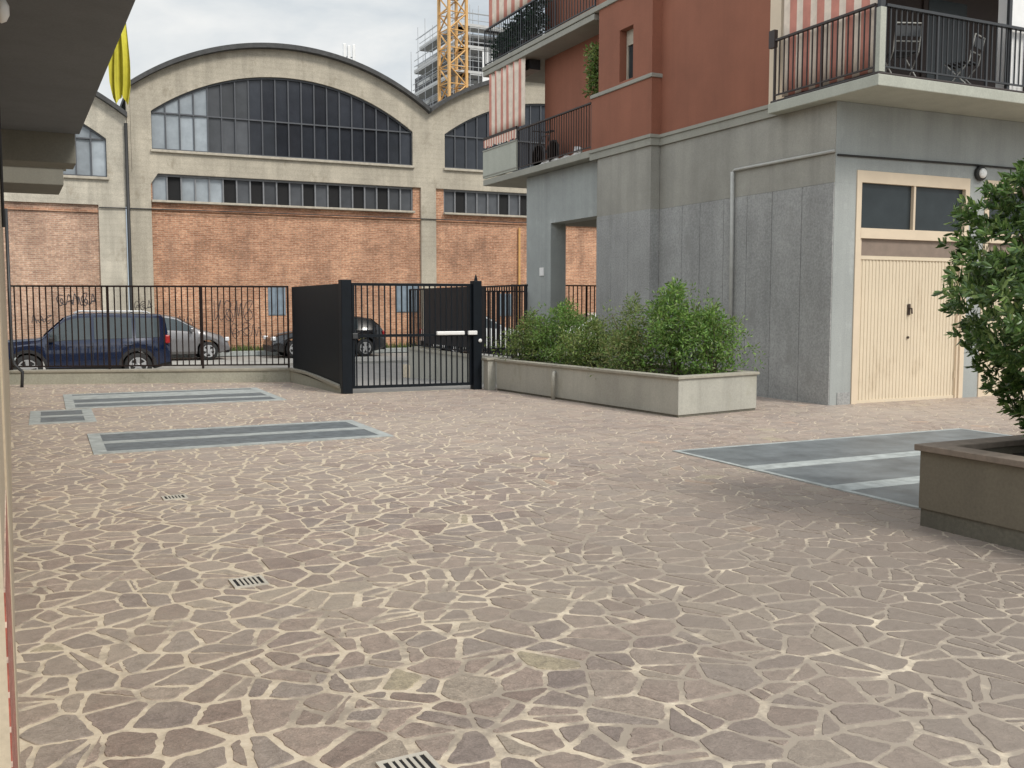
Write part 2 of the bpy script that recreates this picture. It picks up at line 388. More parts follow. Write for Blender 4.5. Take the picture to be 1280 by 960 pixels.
def paving():
    mb = MB()
    n = len(YARD)
    mb.add([(x, y, 0) for x, y in YARD], [tuple(range(n))], 1)
    mb.add([(x, y, 0) for x, y in YARD] + [(x, y, -.5) for x, y in YARD], [((i + 1) % n, i, n + i, n + (i + 1) % n) for i in range(n)], 1)
    H = .225
    x0, x1, y0, y1 = -12.4, 9.5, -10.6, 10.6
    nx_, ny_ = int((x1 - x0) / H), int((y1 - y0) / H)
    P = {}
    for i in range(-1, nx_ + 2):
        for j in range(-1, ny_ + 2):
            P[i, j] = (x0 + (i + .5 + U(-.48, .48)) * H, y0 + (j + .5 + U(-.48, .48)) * H)
    holes = [(-10.6, -7.5, -.35, 1.15), (-10.8, -7.65, 4.65, 7.0), (-11.3, -10.6, 2.8, 4.3), (-4.9, -.8, -6.2, -3.1), (-3.0, -1.9, .3, 4.5)]
    for i in range(nx_):
        for j in range(ny_):
            c = P[i, j]
            if c[0] > .6 and c[1] > .3: continue
            poly = [(c[0] - 1.2, c[1] - 1.2), (c[0] + 1.2, c[1] - 1.2), (c[0] + 1.2, c[1] + 1.2), (c[0] - 1.2, c[1] + 1.2)]
            for di in (-2, -1, 0, 1, 2):
                for dj in (-2, -1, 0, 1, 2):
                    q = P.get((i + di, j + dj))
                    if q is None or (di == 0 and dj == 0): continue
                    dx, dy = q[0] - c[0], q[1] - c[1]
                    poly = clip(poly, dx, dy, (q[0] ** 2 + q[1] ** 2 - c[0] ** 2 - c[1] ** 2) / 2)
            if len(poly) < 3: continue
            if c[1] > 5.28 and c[0] > -6.2: poly = []
            left = min(1, max(0, (c[0] + 8.2) / 3.2))       # joints are wide and open on the left, tight on the right
            near = min(1, max(0, (c[1] + 3) / 8.))
            base = lerp(.0112, .0046, left)
            pieces = split(poly, 2, U(.022, .075)) if poly else []
            for pc in pieces:
                cx = sum(p[0] for p in pc) / len(pc); cy = sum(p[1] for p in pc) / len(pc)
                if any(h[0] < cx < h[1] and h[2] < cy < h[3] for h in holes): continue
                q = inset(pc, [base * U(.8, 1.25) * U(.4, 1.75) for _ in pc])
                if len(q) < 3 or area(q) < .0013: continue
                # yard edge
                q = clip(q, 1, 0, 13.9); q = clip(q, -1, 0, 11.8)
                if cx < -6.3: q = clip(q, .311, .95, .311 * -6.6 + .95 * 8.3)
                elif cx < -2.6: q = clip(q, 0, 1, 5.2)
                if len(q) < 3: continue
                # broken corners and wavering edges
                r = []
                m = len(q)
                for k in range(m):
                    a, b, d = q[k - 1], q[k], q[(k + 1) % m]
                    la = math.hypot(a[0] - b[0], a[1] - b[1]); lb = math.hypot(d[0] - b[0], d[1] - b[1])
                    if la < .012 or lb < .012: r.append(b); continue
                    ca = min(U(.004, .034), la * .32) / la; cb = min(U(.004, .034), lb * .32) / lb
                    r.append((lerp(b[0], a[0], ca), lerp(b[1], a[1], ca)))
                    r.append((b[0] * .5 + .25 * (a[0] * ca + b[0] * (1 - ca) + d[0] * cb + b[0] * (1 - cb)), b[1] * .5 + .25 * (a[1] * ca + b[1] * (1 - ca) + d[1] * cb + b[1] * (1 - cb))))
                    r.append((lerp(b[0], d[0], cb), lerp(b[1], d[1], cb)))
                    if lb > .07:
                        for t in ((.24, .37, .5, .63, .77) if lb > .16 else (.36, .64)):
                            r.append((lerp(b[0], d[0], t) + U(-.0075, .0055), lerp(b[1], d[1], t) + U(-.0075, .0055)))
                n = len(r); zt = .0032 + U(-.001, .0012); tx, ty = U(-.007, .007), U(-.007, .007)
                sx, sy = sum(p[0] for p in r) / n, sum(p[1] for p in r) / n
                v = [(p[0], p[1], -.002) for p in r]
                for p in r:
                    k = .0035 / max(.03, math.hypot(p[0] - sx, p[1] - sy))
                    v.append((lerp(p[0], sx, k), lerp(p[1], sy, k), zt + (p[0] - sx) * tx + (p[1] - sy) * ty))
                mb.add(v, [(k, (k + 1) % n, n + (k + 1) % n, n + k) for k in range(n)] + [tuple(range(n, 2 * n))], 0)
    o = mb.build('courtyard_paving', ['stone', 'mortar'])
    structure(o, 'crazy paving of brown stone slabs with pale cement joints')
paving()

# flush panels of slate set in pale cement
def light_well(label, x0, x1, y0, y1, bands, mat='slab_dark', edge=.14):
    r = thing('floor_panel', label, 'floor panel', ((x0 + x1) / 2, (y0 + y1) / 2, 0), group='slate panels set in the paving')
    f = MB()
    f.box(x0, x1, y0, y0 + edge, -.05, .0135); f.box(x0, x1, y1 - edge, y1, -.05, .0135)
    f.box(x0, x0 + edge, y0 + edge, y1 - edge, -.05, .0135); f.box(x1 - edge, x1, y0 + edge, y1 - edge, -.05, .0135)
    ys = [y0 + edge]
    for a, b in bands: f.box(x0 + edge, x1 - edge, a, b, -.05, .0135); ys += [a, b]
    ys.append(y1 - edge)
    f.build('border', 'slab_light', r)
    for a, b in zip(ys[::2], ys[1::2]):
        MB().box(x0 + edge + .002, x1 - edge - .002, a + .002, b - .002, -.05, .0105).build('slate_strip', mat, r)
    return r
light_well('long blue-grey slate panel in the middle of the paving, the nearer long one', -10.72, -7.38, -.5, 1.28, [(.28, .48)])
light_well('long blue-grey slate panel in the paving close to the fence wall', -10.9, -7.55, 4.55, 7.15, [(5.2, 5.45), (6.05, 6.8)])
light_well('short slate panel in the paving by the left wall', -11.38, -10.55, 2.66, 4.42, [(3.45, 3.65)])
light_well('large worn slate panel behind the planter with the tree', -5.03, -.6, -6.3, -2.95, [(-5.5, -5.25), (-4.35, -4.12)], 'slab_right', .055)

# drain grates along the left
def grate(x, y, w, d, label):
    r = thing('drain_grate', label, 'drain grate', (x, y, 0), rotz=R(2), group='drain grates in the paving')
    f = MB()
    z0, z1 = -.03, .012
    e = .018
    f.box(-w / 2, w / 2, -d / 2, -d / 2 + e, z0, z1); f.box(-w / 2, w / 2, d / 2 - e, d / 2, z0, z1)
    f.box(-w / 2, -w / 2 + e, -d / 2 + e, d / 2 - e, z0, z1); f.box(w / 2 - e, w / 2, -d / 2 + e, d / 2 - e, z0, z1)
    n = 6; pitch = (w - 2 * e) / n
    for k in range(1, n):
        c = -w / 2 + e + k * pitch
        f.box(c - pitch * .27, c + pitch * .27, -d / 2 + e, d / 2 - e, z0, z1)
    f.build('grid', 'grate_metal', r, local=True)
    MB().box(-w / 2 + .004, w / 2 - .004, -d / 2 + .004, d / 2 - .004, -.02, .0088).build('pit', 'open_dark', r, local=True)
grate(-10.05, -8.62, .19, .19, 'metal drain grate in the paving nearest the camera')
grate(-10.13, -6.07, .19, .19, 'metal drain grate in the paving, middle of the three')
grate(-10.22, -3.3, .19, .17, 'small metal drain grate in the paving farthest from the camera')

# ------------------------------------------------------------------ the brick factory across the street
FY = 25.886
def arc(cx, half, z0, rise):
    r = (half * half + rise * rise) / (2 * rise); zc = z0 + rise - r
    return lambda x: zc + math.sqrt(max(r * r - (x - cx) ** 2, 1e-9))
def window_panes(root, cx, dz, pale, all_pale=False, part_name='arched_window'):
    wl, wr = cx - 4.93, cx + 4.94
    wa = arc(cx, 4.935, 8.47 + dz, 1.62)
    n = 20; pitch = (wr - wl) / n; yb = FY + .16
    fr = MB()
    for k in range(n + 1):
        x = wl + k * pitch
        fr.wall([(x - .022, 7.14 + dz), (x + .022, 7.14 + dz), (x + .022, wa(x) - .01), (x - .022, wa(x) - .01)], yb - .06, yb + .02)
    fr.box(wl, wr, yb - .065, yb + .025, 8.42 + dz, 8.47 + dz)
    fr.box(wl, wr, yb - .07, yb + .025, 7.12 + dz, 7.18 + dz)
    fr.strip(lin(wl, wr, 41), lambda x: wa(x) - .07, lambda x: wa(x) - .004, yb - .07, yb + .025)
    f = fr.build(part_name, 'steel_frame', root)
    pn = MB()
    for k in range(n):
        a, b = wl + k * pitch + .02, wl + (k + 1) * pitch - .02
        for lo, hi in ((lambda x: 7.16 + dz, lambda x: 8.44 + dz), (lambda x: 8.45 + dz, lambda x: wa(x) - .03)):
            t1, t2 = U(-.012, .012), U(-.012, .012)
            lite = (k < 4 or all_pale) if pale else False
            pn.add([(a, yb + .01 + t1, lo(a)), (b, yb + .01 - t1, lo(b)), (b, yb + .01 - t1 + t2, max(hi(b), lo(b) + .02)), (a, yb + .01 + t1 + t2, max(hi(a), lo(a) + .02))], [(0, 1, 2, 3)], 1 if lite else (2 if pale and k in (4, 5, 6) else 0))
    pn.build('pane', ['glass_dark', 'glass_pale', 'glass_mid'], f)
def factory_bay(root, cx, dz, conc, brk, pale, brick_l, brick_r, strip=True):
    wl, wr = cx - 4.93, cx + 4.94
    L_, R_ = cx - 5.62, cx + 5.62
    ra = arc(cx, 5.62, 9.24 + dz, 1.86); wa = arc(cx, 4.935, 8.47 + dz, 1.62)
    w = MB()
    y0, y1 = FY, FY + .4
    w.strip(lin(wl, wr, 49), wa, ra, y0, y1)
    w.wall([(L_, 6.28 + dz), (wl, 6.28 + dz), (wl, ra(wl)), (lerp(L_, wl, .5), ra(lerp(L_, wl, .5))), (L_, ra(L_))], y0, y1)
    w.wall([(wr, 6.28 + dz), (R_, 6.28 + dz), (R_, ra(R_)), (lerp(R_, wr, .5), ra(lerp(R_, wr, .5))), (wr, ra(wr))], y0, y1)
    w.box(wl, wr, y0 + .002, y1, 6.28 + dz, 7.08 + dz)
    w.build('concrete_arch', conc, root)
    s = MB(); s.box(wl - .05, wr + .05, y0 - .1, y0 + .12, 7.03 + dz, 7.12 + dz); s.build('sill', 'sill', root, bevel=.01)
    window_panes(root, cx, dz, pale, not strip)
    if strip:
        # strip of low windows
        s = MB(); s.box(wl - .05, wr + .05, y0 - .1, y0 + .12, 5.25 + dz, 5.33 + dz); s.build('sill', 'sill', root, bevel=.01)
        n = 20; pitch = (wr - wl) / n; yb = y0 + .2
        f = MB()
        for k in range(n + 1): f.box(wl + k * pitch - .025, wl + k * pitch + .025, yb - .07, yb + .02, 5.33 + dz, 6.28 + dz)
        f.box(wl, wr, yb - .072, yb + .022, 6.2 + dz, 6.28 + dz)
        f = f.build('strip_window', 'mullion', root)
        p = MB()
        for k in range(n):
            a, b = wl + k * pitch + .025, wl + (k + 1) * pitch - .025
            openp = (k % 2 == 1 and k not in (3,)) or k == 4 and False
            t = U(-.01, .01)
            mi = 1 if openp and k < 18 else (2 if (pale and k in (0, 2, 3, 4)) else 0)
            p.add([(a, yb + .01 + t, 5.33 + dz), (b, yb + .01 - t, 5.33 + dz), (b, yb + .01 - t, 6.22 + dz), (a, yb + .01 + t, 6.22 + dz)], [(0, 1, 2, 3)], mi)
        p.build('pane', ['glass_mid', 'open_dark', 'glass_pale'], f)
    else:
        MB().box(L_, R_, y0 + .001, y1, 5.08, 6.279 + dz).build('concrete_band', conc, root)
    # brick wall below
    bt = 5.25 + dz if strip else 5.08
    b = MB(); b.box(brick_l, brick_r, y0 + .1, y1, -.26, bt)
    if brick_r - .3 > wr:
        b.box(wr + .02, brick_r, y0 + .101, y1 - .01, 5.25 + dz, 6.28 + dz)
        b.box(brick_l, wl - .02, y0 + .101, y1 - .01, 5.25 + dz, 6.28 + dz)
    b.build('brick_wall', brk, root)
    c = MB(); c.box(brick_l, brick_r, y0 + .04, y0 + .1, bt - .27, bt - .19); c.build('string_course', 'brick', root)
    # barrel roof running back
    xs = lin(L_ - .02, R_ + .02, 45); rf = MB()
    rf.strip(xs, ra, lambda x: ra(x) + .17, FY - .28, FY + 38)
    rf.build('barrel_roof', 'roof', root)
fac = thing('factory_hall', 'tall brick factory with arched concrete gables and a big dark arched window', 'factory', (-2.55, FY, -.2))
PC = 11.24
factory_bay(fac, -2.55, 0, 'fac_conc', 'brick', True, -7.55, 2.72)
factory_bay(fac, -2.55 + PC, 0, 'fac_conc', 'brick', False, 3.37, -2.55 + PC + 5.27)
factory_bay(fac, -2.55 + 2 * PC, 0, 'fac_conc', 'brick', False, 3.37 + PC, 30)
for a, b, zt in ((-8.3, -7.55, 6.279), (2.72, 3.37, 6.279), (2.72 + PC, 3.37 + PC, 6.279)):
    MB().box(a, b, FY - .02, FY + .41, -.26, zt).build('column', 'fac_conc', fac, bevel=.015)
MB().box(-8.29, -8.18, FY - .002, FY + .4, 6.282, 9.2).wall([(-7.55, 5.9), (-7.3, 6.279), (-7.55, 6.279)], FY + .003, FY + .3).build('corner_strip', 'fac_conc', fac)
MB().tube([(-8.34, FY - .12, 7.95), (-8.34, FY - .12, 1.2), (-8.3, FY - .12, .9), (-8.3, FY - .12, -.2)], .06, 8).build('downpipe', 'cable', fac, smooth=True)
MB().tube([(-9.3, FY - .06, 4.98), (-4, FY - .06, 5.02), (2.7, FY - .06, 5.03), (14, FY - .06, 5.03)], .022, 6).build('conduit', 'cable', fac)
MB().tube([(7.15, FY + .02, 4.82), (7.15, FY + .02, -.2)], .05, 8).build('downpipe', 'crane', fac)
for a, b, z0, z1 in ((-3.42, -2.82, 1.2, 2.25), (1.7, 2.62, 1.3, 2.3), (6.3, 6.85, 1.12, 2.0)):
    w = MB(); 
    k = 5
    for i in range(k): w.box(lerp(a, b, i / k) + .01, lerp(a, b, (i + 1) / k) - .01, FY + .06, FY + .099, z0, z1)
    w.box(a - .03, b + .03, FY + .075, FY + .0985, z0 - .03, z1 + .03)
    w.build('shutter', 'shutter_blue', fac)
# letter-like spray scribbles
def scribble(root, x, z, w, h, n, y, seed, thick=.028):
    thick *= .75; h *= .8
    rg = random.Random(seed); mb = MB(); pts = []
    for k in range(n):                                    # one running line of loops and strokes
        cx = x + w * (k + .5) / n; hw = w / n * .5; kind = rg.randint(0, 3)
        if kind == 0: sh = [(-1, 0), (-.6, 1), (0, .1), (.5, .9), (.9, 0)]
        elif kind == 1: sh = [(.6, .9), (-.3, 1), (-.9, .5), (-.2, 0), (.7, .3), (.2, .6), (-.3, .35)]
        elif kind == 2: sh = [(-.8, 1), (-.8, 0), (-.2, .45), (.6, 1), (0, .5), (.8, 0)]
        else: sh = [(-.7, .2), (0, 1), (.7, .15), (.4, .45), (-.5, .42), (.9, .5)]
        pts += [(cx + hw * (a_ + rg.uniform(-.2, .2)), z + h * (b_ + rg.uniform(-.12, .12))) for a_, b_ in sh]
    for k in range(1):
        sm = []
        for i in range(len(pts) - 1):
            p0, p1, p2, p3 = pts[max(i - 1, 0)], pts[i], pts[i + 1], pts[min(i + 2, len(pts) - 1)]
            for t in (0, .2, .4, .6, .8):
                sm.append(tuple(.5 * ((2 * p1[c]) + (-p0[c] + p2[c]) * t + (2 * p0[c] - 5 * p1[c] + 4 * p2[c] - p3[c]) * t * t + (-p0[c] + 3 * p1[c] - 3 * p2[c] + p3[c]) * t ** 3) for c in (0, 1)))
        sm.append(pts[-1])
        for i in range(len(sm) - 1):
            (ax, az), (bx, bz) = sm[i], sm[i + 1]; l = math.hypot(bx - ax, bz - az) or 1
            px, pz = -(bz - az) / l * thick, (bx - ax) / l * thick
            yy = y - .0001 * (i % 40)
            mb.add([(ax - px, yy, az - pz), (bx - px, yy, bz - pz), (bx + px, yy, bz + pz), (ax + px, yy, az + pz)], [(0, 1, 2, 3)])
    mb.build('graffiti', 'ink', root)
scribble(fac, -5.5, 1.0, 1.5, .85, 4, FY + .094, 5, .014)
scribble(fac, -4.9, .35, 1.2, .6, 3, FY + .094, 21, .012)
scribble(fac, -7.0, .75, .8, .5, 3, FY + .094, 11, .012)
scribble(fac, -8.25, 1.35, .62, .45, 3, FY - .026, 3, .012)
old = thing('old_factory', 'older paler factory bay with brown brick beside the tall factory', 'factory', (-13.85, FY, -.2))
factory_bay(old, -13.93, -1.08, 'fac_conc_old', 'brick_old', True, -19.5, -9.31, False)
MB().box(-9.31, -8.42, FY - .01, FY + .41, -.26, 5.199).build('column', 'fac_conc_old', old)
scribble(old, -10.75, 1.55, 1.3, .5, 5, FY + .094, 8, .02)
scribble(old, -11.6, .9, .7, .4, 3, FY + .094, 9, .015)
# antenna on the roof
an = thing('roof_antenna', 'small white phone antenna on the factory roof', 'antenna', (.22, 27.4, 10.7))
MB().tube([(.22, 27.4, 10.6), (.22, 27.4, 11.9)], .045, 8).build('mast', 'tube', an)
for dx, h in ((-.16, .0), (.02, -.06), (.22, 0.0)):
    MB().box(.22 + dx - .06, .22 + dx + .06, 27.32, 27.42, 11.35 + h, 12.0 + h).build('antenna_panel', 'white_plastic', an, bevel=.02)
MB().tube([(.02, 27.4, 11.5), (.46, 27.4, 11.5)], .03, 6).build('bracket', 'tube', an)

# verge and kerb in front of the factory
structure(MB().box(-60, 60, 24.2, FY + .09, -.25, -.1).build('verge', 'verge_soil'), 'narrow strip of ground at the foot of the factory')
structure(MB().box(-60, 60, 24.0, 24.2, -.25, -.085).build('kerb', 'slab_light', bevel=.01), 'pale kerb along the far side of the street')
gm = MB()
for k in range(5200):
    x, y = U(-14, 12), U(24.25, FY - .05); h = U(.06, .3) * (1.2 if rnd() < .25 else .8); a = U(0, 6.28); w = .018
    dx, dy = math.cos(a), math.sin(a)
    gm.add([(x - dx * w, y - dy * w, -.1), (x + dx * w, y + dy * w, -.1), (x + dy * h * .35, y - dx * h * .35, -.1 + h)], [(0, 1, 2)])
structure(gm.build('grass', 'grass'), 'rough grass along the foot of the brick wall', 'stuff')

# ------------------------------------------------------------------ crane and scaffolded building far behind
cr = thing('tower_crane', 'orange lattice mast of a tower crane behind the factory', 'crane', (16.0, 55.1, -.2), R(8))
ch, lat = MB(), MB()
hw = .72
for sx in (-1, 1):
    for sy in (-1, 1): ch.box(sx * hw - .09, sx * hw + .09, sy * hw - .09, sy * hw + .09, 0, 36)
ch.build('chord', 'crane', cr, local=True)
z = 0; step = 1.25; i = 0
while z < 35.5:
    for a, b in (((-hw, -hw), (hw, -hw)), ((hw, -hw), (hw, hw)), ((hw, hw), (-hw, hw)), ((-hw, hw), (-hw, -hw))):
        p, q = (a, b) if i % 2 else (b, a)
        lat.tube([(p[0], p[1], z), (q[0], q[1], z + step)], .06, 5)
        lat.tube([(a[0], a[1], z), (b[0], b[1], z)], .045, 5)
    z += step; i += 1
lat.build('lattice', 'crane', cr, local=True)
ld = MB()
for k in range(0, 118): ld.box(-.2, .2, .28, .31, k * .3, k * .3 + .03)
ld.box(-.22, -.19, .27, .32, 0, 35.5); ld.box(.19, .22, .27, .32, 0, 35.5)
ld.build('ladder', 'deck', cr, local=True)
for zz in (6, 12.2, 18.4, 24.2, 30): MB().box(-.62, .62, -.62, .62, zz, zz + .06).build('platform', 'tube', cr, local=True)

sb = thing('scaffolded_building', 'unfinished concrete building wrapped in scaffolding behind the crane', 'building', (20, 62.4, -.2))
cx, cy = 19.4, 62.6
MB().box(cx + 1.5, cx + 16, cy + 1.4, cy + 14, -.2, 22.6).build('core', 'site_conc', sb)
tubes, decks, rails = MB(), MB(), MB()
lifts = [16.4, 18.3, 20.2, 22.2, 23.9]
Ls = 9.0                                               # length of the left face
for li, zl in enumerate(lifts):
    l2 = [11, 10.8, 10.4, 10, 8.6][li]
    decks.box(cx, cx + 1.15, cy, cy + l2, zl - .12, zl)
    decks.box(cx, cx + 12, cy, cy + 1.15, zl - .12, zl)
    decks.box(cx + 1.4, cx + 16, cy + 1.3, cy + 13, zl - .5, zl - .22)
    for h in (.5, 1.0):
        rails.tube([(cx, cy, zl + h), (cx, cy + l2, zl + h)], .03, 5); rails.tube([(cx, cy, zl + h), (cx + 12, cy, zl + h)], .03, 5)
    decks.box(cx - .03, cx, cy, cy + l2, zl, zl + .2); decks.box(cx, cx + 12, cy - .03, cy, zl, zl + .2)
for k in range(7):
    top = [25.6, 25.6, 25.4, 25.2, 26.2, 25.9, 24.2][k]
    for off in (0, 1.15): tubes.tube([(cx + off, cy + k * 1.8 + off * .02, -.2), (cx + off, cy + k * 1.8, top)], .032, 5)
for k in range(1, 7):
    for off in (0, 1.15): tubes.tube([(cx + k * 1.9, cy + off, -.2), (cx + k * 1.9, cy + off, 25.6)], .032, 5)
for k in range(8):
    zz = 16.9 + k * 1.15
    tubes.tube([(cx, cy, zz), (cx + 12, cy, zz)], .028, 5); tubes.tube([(cx, cy, zz), (cx, cy + 9.5, zz)], .028, 5)
tubes.build('scaffold_tubes', 'tube', sb); decks.build('scaffold_decks', 'deck', sb); rails.build('guard_rails', 'tube', sb)
MB().box(cx + 2.2, cx + 3.1, cy - .12, cy - .06, 19.6, 22.0).build('white_sheet', 'white_plastic', sb)

# ------------------------------------------------------------------ apartment building on the right
ap = thing('apartment_building', 'apartment block with grey concrete ground floor and brick-red upper floors', 'apartment block', (0, 0, 0))
def rails(root, name, path, z0, z1, mat, pitch=.11, bar=.008, post_every=10, top=.03, name_post='rail_post'):
    mb = MB()
    for (a, b) in zip(path[:-1], path[1:]):
        L_ = math.hypot(b[0] - a[0], b[1] - a[1]); n = max(2, int(round(L_ / pitch)))
        ux, uy = (b[0] - a[0]) / L_, (b[1] - a[1]) / L_
        zt = z1 if not hasattr(z1, '__len__') else None
        for k in range(n + 1):
            x, y = lerp(a[0], b[0], k / n), lerp(a[1], b[1], k / n)
            r = bar * (1.9 if k % post_every == 0 else 1)
            zz = z1
            mb.prism([(x - ux * r - uy * r, y - uy * r + ux * r), (x + ux * r - uy * r, y + uy * r + ux * r), (x + ux * r + uy * r, y + uy * r - ux * r), (x - ux * r + uy * r, y - uy * r - ux * r)], z0 - (.1 if k % post_every == 0 else 0), zz)
        def bar_(zc, hh, ww):
            mb.prism([(a[0] - uy * ww, a[1] + ux * ww), (b[0] - uy * ww, b[1] + ux * ww), (b[0] + uy * ww, b[1] - ux * ww), (a[0] + uy * ww, a[1] - ux * ww)], zc - hh, zc + hh)
        bar_(z1, top * .55, top); bar_(z0 + .01, .012, .014)
    return mb.build(name, mat, root)
# ground floor
g = MB()
g.box(0, 9, .3, 7.25, 3.48, 4.72); g.box(0, .44, 0, .299, 3.48, 4.72); g.box(.44, 9, 0, .299, 3.7, 4.72)
g.build('ground_floor_wall', 'conc_face', ap)
g = MB(); g.box(-.012, 0, 0.004, 7.25, 3.485, 4.72); g.build('side_wall_render', 'conc_grey', ap)
# exposed aggregate panels below the render, with open joints
g = MB()
joints = [0.0, .71, 1.43, 2.08, 2.73, 3.44, 4.01, 4.79, 5.6, 6.4, 7.25]
for a, b in zip(joints[:-1], joints[1:]): g.box(-.02, .2, a + .006, b - .006, 0, 3.48)
g.build('concrete_panel', 'conc_rough', ap)
MB().box(.05, 9, .3, 7.24, 0, 3.479).build('inner_wall', 'conc_grey', ap)
# front face piers
def pier(x0, x1): MB().box(x0, x1, .0, .299, 0, 3.479 if x0 < .1 else 3.699).build('pier', 'conc_face', ap)
pier(0.0, .44); pier(2.96, 3.34); pier(5.86, 6.24)
MB().box(.15, .41, -.012, 0, .0, .2).build('meter_cover', 'conc_rough', ap)
# projecting shaft that carries the stair window
g = MB(); g.box(-.23, -.021, 4.79, 6.86, 3.48, 4.72); g.build('shaft_render', 'conc_grey', ap)
g = MB()
for a, b in ((4.79, 5.6), (5.6, 6.27), (6.27, 6.86)): g.box(-.235, -.021, a + (.004 if a > 4.8 else 0), b - .004, 0, 3.479)
g.build('shaft_panel', 'conc_rough', ap)
# portico pillar and beam
g = MB(); g.box(.05, .47, 9.56, 10.88, 0, 4.79); g.box(.05, .47, 7.25, 9.559, 3.56, 4.79); g.build('portico_pillar', 'conc_face', ap)
MB().box(.48, 8, 7.26, 10.8, 3.62, 4.785).build('added_portico_ceiling', 'soffit', ap)  # lower ceiling added under the balcony slab to darken the portico
MB().box(.049, .03, 9.9, 10.12, 2.3, 2.5).build('door_number_plate', 'white_plastic', ap)
g = MB(); g.box(5.5, 6, 12.3, 12.8, 0, 4.79); g.build('portico_pillar', 'conc_grey', ap)
# string course
g = MB()
g.box(-.05, 0.1, 1.2, 4.75, 4.722, 4.93); g.box(-.27, .1, 4.75, 7.14, 4.722, 4.93)
g.box(-.075, .1, 1.2, 4.725, 4.87, 4.932); g.box(-.295, .1, 4.725, 7.14, 4.87, 4.933)
g.build('string_course', 'course', ap)
# balcony slabs
def slab(poly, z0, z1, name='balcony_slab', mat='course'):
    return MB().prism(poly, z0, z1).build(name, mat, ap, bevel=.012)
slab([(-.25, 7.14), (-.25, 12.95), (8, 12.95), (8, 7.14)], 4.80, 4.955)
slab([(-.25, 7.02), (-.25, 12.95), (8, 12.95), (8, 7.02)], 7.70, 7.83)
slab([(-.27, 4.7), (-.27, 12.97), (-.1, 12.97), (-.1, 4.7)], 7.84, 7.95, 'slab_edge')
slab([(-.25, 7.02), (-.25, 12.95), (8, 12.95), (8, 7.02)], 10.6, 10.85)
slab([(-.25, -1.06), (-.25, 1.32), (0.1, 1.32), (.1, 1.6), (8, 1.6), (8, -1.06)], 4.725, 4.89, 'balcony_slab', 'conc_pale')
slab([(-.25, -1.06), (-.25, 1.32), (0.1, 1.32), (.1, 1.6), (8, 1.6), (8, -1.06)], 7.7, 7.9, 'balcony_slab', 'conc_pale')
slab([(-.22, -1.03), (-.22, 1.3), (0.1, 1.3), (.1, 1.6), (8, 1.6), (8, -1.03)], 4.891, 4.93, 'balcony_floor', 'rail_dark')
# upper walls
u = MB()
u.box(0, 8, 1.6, 4.80, 4.89, 13.0); u.box(.1, 8, 1.36, 1.599, 4.89, 13)
u.box(.42, 8, 4.80, 10.6, 4.956, 13.0)
u.build('upper_wall', 'red_wall', ap)
u = MB(); u.box(0.0, .1, 1.33, 1.599, 4.93, 13); u.build('corner_strip', 'cream_paint', ap)
MB().box(.12, 7.9, 1.34, 1.3595, 4.94, 7.69).build('shutter', 'dark_wood', ap)
for a, b in ((.5, 1.6), (3.2, 4.4)):
    f = MB().box(a, b, 1.30, 1.338, 4.95, 7.2).build('balcony_door', 'dark_wood', ap)
    MB().box(a + .12, b - .12, 1.29, 1.299, 5.1, 7.05).build('pane', 'gar_glass', f)
# stair shaft box with its narrow window
W0, W1, Z0, Z1 = 5.48, 6.0, 6.17, 7.22
s = MB()
s.box(-.23, .0, 4.79, 7.14, 4.934, 6.04)
for a, b, c, d in ((4.79, W0, 6.12, 13), (W1, 6.84, 6.12, 13), (W0, W1, 6.12, Z0), (W0, W1, Z1, 7.8), (W0, W1, 7.81, 13)): s.box(-.23, .0, a, b, c, d)
s.box(0, .42, 4.805, 6.84, 4.96, 13)
s.box(0, .1, 6.84, 7.14, 4.957, 6.04)
s.build('stair_shaft', 'red_wall', ap)
MB().box(-.26, .03, 4.76, 7.16, 6.041, 6.119).build('shaft_sill', 'course', ap, bevel=.01)
f = MB(); f.box(-.06, -.02, W0, W0 + .05, Z0, Z1); f.box(-.06, -.02, W1 - .05, W1, Z0, Z1); f.box(-.06, -.02, W0 + .05, W1 - .05, Z1 - .3, Z1); f.box(-.06, -.02, W0 + .05, W1 - .05, Z0, Z0 + .05)
f = f.build('window_frame', 'sill', ap)
MB().box(-.03, -.024, W0 + .05, W1 - .05, Z0 + .05, Z1 - .3).build('pane', 'gar_glass', f)
